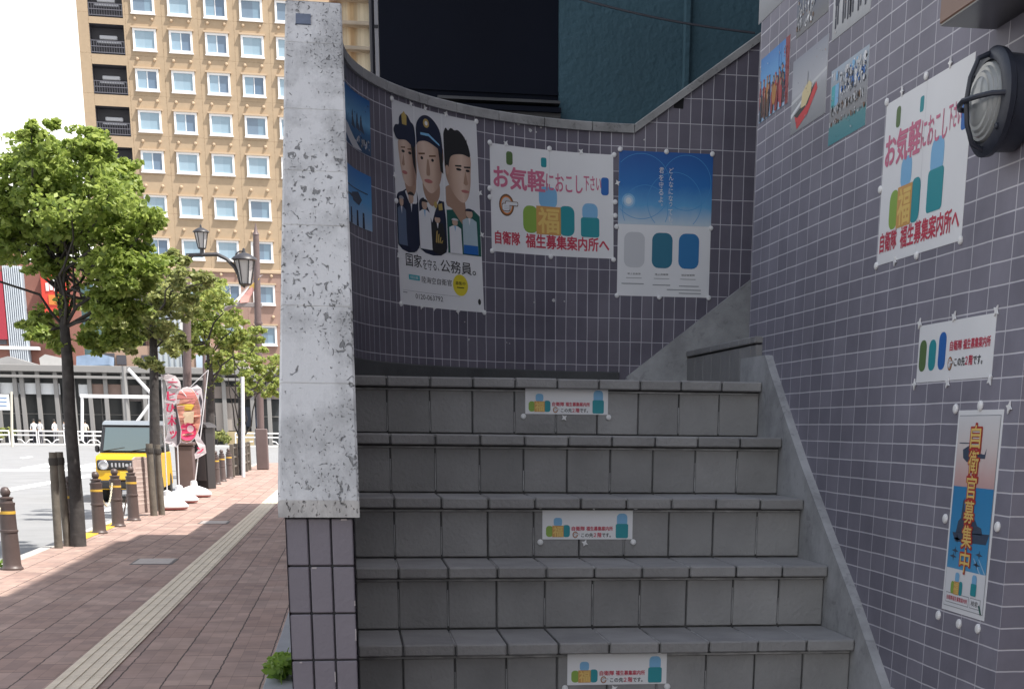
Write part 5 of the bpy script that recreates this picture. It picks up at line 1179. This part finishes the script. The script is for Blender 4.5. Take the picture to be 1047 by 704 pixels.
# bus shelter: long roof on posts, dark glazed front
Yb = 118.
XL, XR = at(-30, 440, Yb).x, at(300, 440, Yb).x
st = mat('shelter_steel', (.24, .235, .23), .6); dkg = mat('shelter_glass', (.035, .04, .045), .2, var=.2, vscale=.5); bw = mat('shelter_brick', (.27, .19, .16), .85, var=.1, vscale=1); wpn = mat('shelter_white', (.70, .72, .74), .5)
root = thing('bus_terminal', 'long low bus terminal with a flat roof on many grey posts across the road', 'building', (XL, Yb, 0))
LL = XR-XL; zr = at(100, 379, Yb).z
P3 = lambda x, y, Y=Yb: at(x, y, Y)-Vector((XL, Yb, 0))
mb = MB(); mb.box((0, -1.2, zr-.15), (LL, 6, zr+.35), st, ch=.03); mb.box((0, -1.3, zr-.62), (LL, -1.0, zr-.42), st, ch=.02); mb.build('roof', root)
mb = MB(); mb.box((0, 3., 0), (LL, 6, zr-.15), dkg); mb.build('glazed_wall', root)
for i, x in enumerate((4, 22, 29, 45, 63, 80, 97, 113, 131, 133.5, 152, 172, 232, 250, 260, 277)):
    mb = MB(); xx = P3(x, 440).x; mb.box((xx-.16, -.9, 0), (xx+.16, -.6, zr-.1), st, ch=.02); mb.build('post', root)
for (a, b, y0, y1, m, nm) in ((-30, 62, 392, 402, wpn, 'white_panel'), (82, 92, 393, 405, wpn, 'white_panel'), (92, 128, 393, 404, bw, 'brick_panel'), (132, 160, 394, 410, mat('panel_dark', (.1, .085, .08), .7), 'dark_panel'), (215, 300, 396, 407, mat('panel_taupe', (.25, .21, .19), .8), 'taupe_panel'), (222, 246, 412, 440, mat('panel_beige', (.38, .34, .31), .8), 'taupe_panel'), (252, 262, 416, 436, mat('door_navy', (.02, .03, .06), .4), 'door')):
    mb = MB(); p, q = P3(a, y1), P3(b, y0); mb.box((p.x, -.5, p.z), (q.x, -.3, q.z), m, ch=.02); mb.build(nm, root)
mb = MB()
for z in (.9, 2.2): mb.box((0, 2.9, z), (LL, 2.99, z+.08), st)
k = 0
while k*1.6 < LL: mb.box((k*1.6, 2.88, 0), (k*1.6+.08, 2.985, zr-.9), st); k += 1
mb.build('glazing_bars', root)
mb = MB(); mb.box((P3(236, 448).x, -3.2, 0), (P3(262, 448).x, -2.9, at(250, 441, Yb-3).z), mat('low_wall_tan', (.42, .34, .20), .8, var=.1, vscale=1)); tag(mb.build('low_wall', loc=(XL, Yb, 0)), 'low tan wall in front of the bus terminal behind the railings', 'wall')
for (px, Y, lab) in ((0, YF+2.5, 'clipped green and yellow hedge at the far left behind the fence'), (222, YF+2, 'low green bush beside the low tan wall across the road')):
    g = Vector((at(px, 450, Y).x, Y, 0)); t = thing('bush', lab, 'bush', g); mb = MB()
    for k in range(10): leaves(mb, Vector((random.uniform(-1.3, .8), random.uniform(-.4, .4), random.uniform(.4, 1.0))), (.5, .4, .3), 60, .28, leaf_c)
    mb.build('foliage', t); mb = MB(); mb.tube([(0, 0, -.02), (0, 0, .5)], .06, bark); mb.build('stem', t)
# white height barrier / gantry
Yg = 96.
g = Vector((at(152, 440, Yg).x, Yg, -.12)); Gp = lambda x, y: at(x, y, Yg)-g
root = thing('height_gantry', 'white steel height gantry with a long beam and diagonal braces behind the yellow car', 'gantry', g)
mb = MB(); mb.box(Gp(82, 406.5)+Vector((0, -.1, 0)), Gp(158.5, 404)+Vector((0, .1, 0)), wf, ch=.02); mb.build('beam', root)
for i, (p, q, r) in enumerate(((Gp(131, 377), Gp(157, 405), .11), (Gp(157, 408), Gp(140, 431), .10), (Gp(153, 406), Gp(153, 450), .10), (Gp(84, 406), Gp(84, 450), .10))):
    mb = MB(); mb.tube([p, q], r, wf, n=8); mb.build('brace' if i < 2 else 'post', root)
mb = MB(); xx = Gp(131, 440).x; mb.tube([(xx, .1, 0), (xx, .1, Gp(131, 374).z)], .14, st, n=8); mb.build('mast', root)
# bus stop board
g = Vector((at(12, 452, 105).x, 105, -.12)); root = thing('bus_stop_sign', 'white bus stop board on a cream post at the left edge across the road', 'sign', g); Bp = lambda x, y: at(x, y, 105)-g
mb = MB(); mb.tube([(0, 0, 0), Bp(11.5, 400)], .09, mat('post_cream', (.55, .52, .45), .6), n=8); mb.build('post', root)
mb = MB(); mb.box(Bp(-8, 419)+Vector((0, -.06, 0)), Bp(9, 403)+Vector((0, .06, 0)), wpn, ch=.02)
for y in (406, 410, 414): mb.box(Bp(0, y+1)+Vector((0, -.075, 0)), Bp(7, y)+Vector((0, -.062, 0)), mat('board_blue', (.15, .25, .45), .6))
mb.build('board', root)
# ------------------------------------------------------------------ hotel
YH = 130.; ppm = .0779
H0_ = at(148, 41, YH)
hb_up = tilemat('hotel_beige', (.365, .28, .19), (.385, .295, .20), (.25, .185, .12), 2.885, 3.0, ms=.02, ox=1.4425, oy=1.2, rough=.8, bumps=.2, dirt=.06)
hb_lo = tilemat('hotel_brown', (.285, .19, .155), (.30, .205, .17), (.20, .12, .1), 2.885, 3.0, ms=.02, ox=1.4425, oy=1.2, rough=.8, bumps=.2, dirt=.06)
hw = mat('hotel_white', (.78, .78, .78), .5); hbr = mat('hotel_brow', (.46, .35, .24), .7); hdk = mat('hotel_dark', (.075, .075, .09), .6);  # hotel_dark is lightened to put distance haze into the colour
def curtain(name, c1, c2, s):
    m, t, b = _new(name); N = t.nodes.new; K = t.links.new; uv = N('ShaderNodeUVMap'); uv.uv_map = 'UVMap'; sx = N('ShaderNodeSeparateXYZ'); K(uv.outputs[0], sx.inputs[0])
    wv = N('ShaderNodeTexWave'); wv.inputs['Scale'].default_value = 5; wv.inputs['Distortion'].default_value = 1.5; K(uv.outputs[0], wv.inputs[0])
    lt = N('ShaderNodeMath'); lt.operation = 'GREATER_THAN'; lt.inputs[1].default_value = s; K(sx.outputs[0], lt.inputs[0])
    mx = N('ShaderNodeMix'); mx.data_type = 'RGBA'; mx.inputs[6].default_value = (*c1, 1); mx.inputs[7].default_value = (*c2, 1); K(lt.outputs[0], mx.inputs[0])
    mr = N('ShaderNodeMapRange'); mr.inputs[3].default_value = .88; mr.inputs[4].default_value = 1.08; K(wv.outputs[0], mr.inputs[0])
    vm = N('ShaderNodeVectorMath'); vm.operation = 'SCALE'; K(mx.outputs[2], vm.inputs[0]); K(mr.outputs[0], vm.inputs['Scale']); K(vm.outputs[0], b.inputs['Base Color'])
    b.inputs['Roughness'].default_value = .12; b.inputs['Coat Weight'].default_value = .25; b.inputs['Coat Roughness'].default_value = .03
    return m
panes = [curtain('pane_a', (.26, .37, .46), (.13, .19, .27), .55), curtain('pane_b', (.28, .39, .47), (.25, .36, .44), .5), curtain('pane_c', (.22, .33, .42), (.10, .16, .24), .45), curtain('pane_d', (.14, .20, .27), (.18, .27, .35), .6)]
hotel = thing('hotel_building', 'tall beige hotel with a grid of white framed windows and a reddish brown lower part', 'building', (H0_.x, YH, 0), R(2.6))
DX = 2.885; z41 = H0_.z
xl = (at(81, 41, YH).x-H0_.x); xa, xb = at(92.5, 41, YH).x-H0_.x, at(127.5, 41, YH).x-H0_.x
zs = at(200, 275, YH).z; ztop = z41+15.; xr = 26.
def wallq(mb, x0, x1, z0, z1, y=0.):
    for (a, b, m) in ((max(z0, zs), z1, hb_up), (z0, min(z1, zs), hb_lo)):
        if b-a > .01: mb.poly([(x0, y, a), (x1, y, a), (x1, y, b), (x0, y, b)], m, uv=[(x0, a-z41), (x1, a-z41), (x1, b-z41), (x0, b-z41)])
mb = MB(); wallq(mb, xb, xr, -.1, ztop); wallq(mb, xl, xa, -.1, ztop)
zrow = [at(148, y_, YH).z for y_ in (-38, 3, 41, 82, 124, 165, 210, 253.5, 298, 340, 383)]
recs = [(z_-1.25, z_+1.0) for z_ in [zrow[0]+9, zrow[0]+6, zrow[0]+3]+zrow]
recs.sort(); prev = -.1
for a, b in recs: wallq(mb, xa, xb, prev, a); prev = b
wallq(mb, xa, xb, prev, ztop)
mb.poly([(xl, 0, -.1), (xl, 16, -.1), (xl, 16, ztop), (xl, 0, ztop)], hb_up); mb.poly([(xl, 0, ztop), (xr, 0, ztop), (xr, 16, ztop), (xl, 16, ztop)], hb_up)
mb.poly([(xr, 0, -.1), (xr, 16, -.1), (xr, 16, ztop), (xr, 0, ztop)], hb_up); mb.poly([(xl, 16, -.1), (xr, 16, -.1), (xr, 16, ztop), (xl, 16, ztop)], hb_up)
mb.build('wall', hotel)
mb = MB(); mb.box((xl+.0, -.12, zs-.18), (xr, .0, zs+.1), hbr, ch=.03); mb.build('ledge', hotel)
rl2 = mat('balcony_rail', (.10, .10, .12), .5); acm = mat('balcony_unit', (.42, .43, .45), .6)
for i, (a, b) in enumerate(recs):
    mb = MB(); mb.mesh([(xa, 0, a), (xb, 0, a), (xb, 0, b), (xa, 0, b), (xa, 1.4, a), (xb, 1.4, a), (xb, 1.4, b), (xa, 1.4, b)], [(4, 5, 6, 7), (0, 1, 5, 4), (3, 7, 6, 2), (0, 4, 7, 3), (1, 2, 6, 5)], hdk); bo = mb.build('balcony', hotel)
    mb = MB()
    for z in (.12, .55, .98): mb.box((xa+.02, .02, a+z), (xb-.02, .07, a+z+.06), rl2)
    for k in range(14): mb.box((xa+.05+(xb-xa-.14)*k/13, .03, a+.1), (xa+.09+(xb-xa-.14)*k/13, .06, a+1.0), rl2)
    mb.build('railing', bo)
    mb = MB(); mb.box((xa+.5, .5, a+.95), (xb-.35, .9, a+1.12), acm); mb.box((xa+.7, .4, a+1.2), (xb-.6, .9, a+1.5), acm, ch=.05); mb.build('unit', bo)
fm = MB(); W2, H2, FR = .93, .82, .17
for (a, b, c, d) in ((-W2, -H2, W2, -H2+FR), (-W2, H2-FR, W2, H2), (-W2, -H2+FR, -W2+FR, H2-FR), (W2-FR, -H2+FR, W2, H2-FR)): fm.box((a, -.14, b), (c, .02, d), hw)
fm.box((-W2-.12, -.26, H2+.0), (W2+.12, .0, H2+.13), hbr); fm.box((-W2-.05, -.2, -H2-.08), (W2+.05, .0, -H2), hw)
frame0 = fm.build('window')
pmesh = []
for i, m in enumerate(panes):
    mb = MB(); mb.poly([(-W2+FR, -.03, -H2+FR), (W2-FR, -.03, -H2+FR), (W2-FR, -.03, H2-FR), (-W2+FR, -.03, H2-FR)], m, uv=[(0, 0), (1, 0), (1, 1), (0, 1)]); mb.box((-.03, -.06, -H2+FR), (.03, -.032, H2-FR), hw) if i in (0, 2) else None
    pmesh.append(mb.build('pane'))
mb = MB(); mb.lathe([(.0, -.16), (.08, -.15), (.13, -.08), (.14, .02)], hbr, axis='Y', n=10); vent0 = mb.build('vent', smooth=True)
random.seed(5); nv = 0
pat = [[3, 1, 2, 3, 3], [1, 0, 0, 1, 1], [0, 1, 0, 2, 1], [1, 0, 1, 3, 0], [0, 1, 1, 1, 2], [1, 1, 1, 3, 1], [2, 1, 1, 3, 0], [1, 0, 2, 3, 1], [0, 1, 1, 3, 3], [3, 2, 1, 0, 1], [1, 0, 1, 1, 0]]
for r_ in range(-1, 10):
    for c_ in range(9):
        z = zrow[r_+1]
        w_ = frame0.copy(); COL.objects.link(w_); w_.parent = hotel; w_.location = (DX*c_, 0, z)
        p_ = pmesh[pat[(r_+c_//5*3) % 11][c_ % 5]].copy(); COL.objects.link(p_); p_.parent = w_
        if 0 <= r_ < 9 and c_ < 5 and nv < 98:
            for s in (-.55, .55):
                v_ = vent0.copy(); COL.objects.link(v_); v_.parent = hotel; v_.location = (DX*c_+s*1.25, 0, z+1.55); nv += 1
for o in [frame0, vent0]+pmesh: bpy.data.objects.remove(o)
# low shops left of the hotel
rb = mat('shop_brick', (.24, .11, .085), .85, var=.12, vscale=.6); rs = mat('shop_red', (.34, .03, .05), .5); gw = mat('louvre_white', (.50, .55, .60), .5); gy = mat('louvre_gap', (.32, .37, .42), .6); tp = mat('shop_teal', (.06, .12, .13), .7)
YS = 124.
def ox(x, y=330, Y=YS): return at(x, y, Y).x
root = thing('shop_building', 'reddish brown shop building with red signs and a white louvred tower at the left edge', 'building', (ox(-40), YS, 0)); o0 = ox(-40)
mb = MB(); mb.box((0, .0, 4), (ox(8)-o0, 8, at(0, 236, YS).z), rb); mb.box((ox(8)-o0, .6, 4), (ox(82)-o0, 8, at(40, 268, YS).z), rb); mb.build('wall', root)
mb = MB(); mb.box((0, -.25, at(0, 347, YS).z), (ox(7)-o0, -.02, at(0, 278, YS).z), rs, ch=.03); mb.build('sign_panel', root)
mb = MB(); n = 9; xA, xB = ox(8)-o0, ox(27.5)-o0
mb.box((xA, -.1, 4), (xB, .55, at(18, 272, YS).z), gy)
for k in range(n): mb.box((xA+(xB-xA)*k/n, -.28, 4.2), (xA+(xB-xA)*(k+.55)/n, -.1, at(18, 272, YS).z), gw, ch=.02)
mb.build('louvre_tower', root)
mb = MB(); mb.box((ox(46)-o0, -.4, at(60, 324, YS).z), (ox(72)-o0, .55, at(60, 278, YS).z), mat('sign_vermilion', (.60, .05, .03), .5), ch=.04)
for i, (a, b, c, d) in enumerate(((51, 290, 54, 298), (55, 291, 58, 297), (59, 292, 62, 298), (58, 284, 62, 288))): mb.box((ox(a)-o0, -.46, at(60, d, YS).z), (ox(c)-o0, -.405, at(60, b, YS).z), hw)
mb.box((ox(53)-o0, -.46, at(60, 312, YS).z), (ox(69)-o0, -.405, at(60, 302, YS).z), mat('sign_orange', (.65, .2, .04), .5)); mb.build('shop_sign', root)
mb = MB(); mb.box((0, -.3, at(0, 357, YS).z), (ox(38)-o0, .5, at(0, 355, YS).z+.1), hw); mb.build('ledge', root)
mb = MB(); mb.box((0, -.06, at(0, 352, YS).z), (ox(5)-o0, -.02, at(0, 342, YS).z), hdk); mb.build('window', root)
root = thing('shop_building', 'dark teal and brown low shop building behind the near tree trunk', 'building', (ox(82), YS+1, 0)); o0 = ox(82)
mb = MB(); mb.box((0, 0, 3), (ox(96)-o0, 7, at(90, 290, YS).z), tp); mb.box((ox(96)-o0, .4, 3), (ox(160)-o0, 7, at(120, 352, YS).z), mat('shop_tan', (.36, .25, .19), .8)); mb.build('wall', root)
for (a, b, y0, y1) in ((101, 112, 360, 372), (114, 124, 362, 372), (140, 152, 362, 371)):
    mb = MB(); mb.box((ox(a)-o0, .3, at(a, y1, YS).z), (ox(b)-o0, .39, at(a, y0, YS).z), hdk); mb.build('window', root)
root = thing('shop_building', 'pale grey glazed shop front between the thin tree and the lamp post', 'building', (ox(158), YS+1, 0)); o0 = ox(158)
mb = MB(); mb.box((0, 0, 3), (ox(182)-o0, 6, at(170, 300, YS).z), mat('shop_grey', (.42, .46, .48), .6)); 
for k in range(5): mb.box((k*.45, -.08, 3), (k*.45+.1, 0, at(170, 300, YS).z), gy)
mb.box((ox(184)-o0, 0, 3), (ox(236)-o0, 6, at(200, 352, YS).z), mat('shop_tan', (.36, .25, .19), .8)); mb.build('wall', root)
mb = MB(); mb.box((ox(197)-o0, -.1, at(200, 378, YS).z), (ox(214)-o0, -.02, at(200, 362, YS).z), mat('pane_pale', (.45, .55, .65), .3)); mb.build('window', root)
# cloth awnings over the terminal roof
for i, (pts, m, lab) in enumerate((([(-30, 374), (8, 364), (36, 372), (36, 379), (-30, 379)], mat('awning_grey', (.30, .30, .30), .8, var=.15, vscale=.8), 'grey pitched awning on the terminal roof at the left edge'),
     ([(40, 366), (46, 362), (64, 366), (66, 378), (42, 378)], mat('awning_pale', (.45, .45, .44), .8, var=.15, vscale=.8), 'pale crumpled awning on the terminal roof by the near trunk'),
     ([(78, 364), (100, 361), (112, 364), (112, 373), (78, 374)], mat('awning_blue', (.22, .30, .42), .8, var=.3, vscale=.8), 'blue tarpaulin bundle on the terminal roof right of the near trunk'),
     ([(214, 376), (232, 366), (248, 366), (256, 378), (214, 379)], mat('awning_taupe', (.32, .29, .27), .8, var=.15, vscale=.8), 'taupe awning on the terminal roof behind the small tree'))):
    Ya = Yb+.5; g = at(*pts[0], Ya); mb = MB(); mb.prism(pts, lambda u, v, h: at(u, v, Ya)-g+Vector((0, h, 0)), 0, 2.2, m); tag(mb.build('awning', loc=g), lab, 'awning')
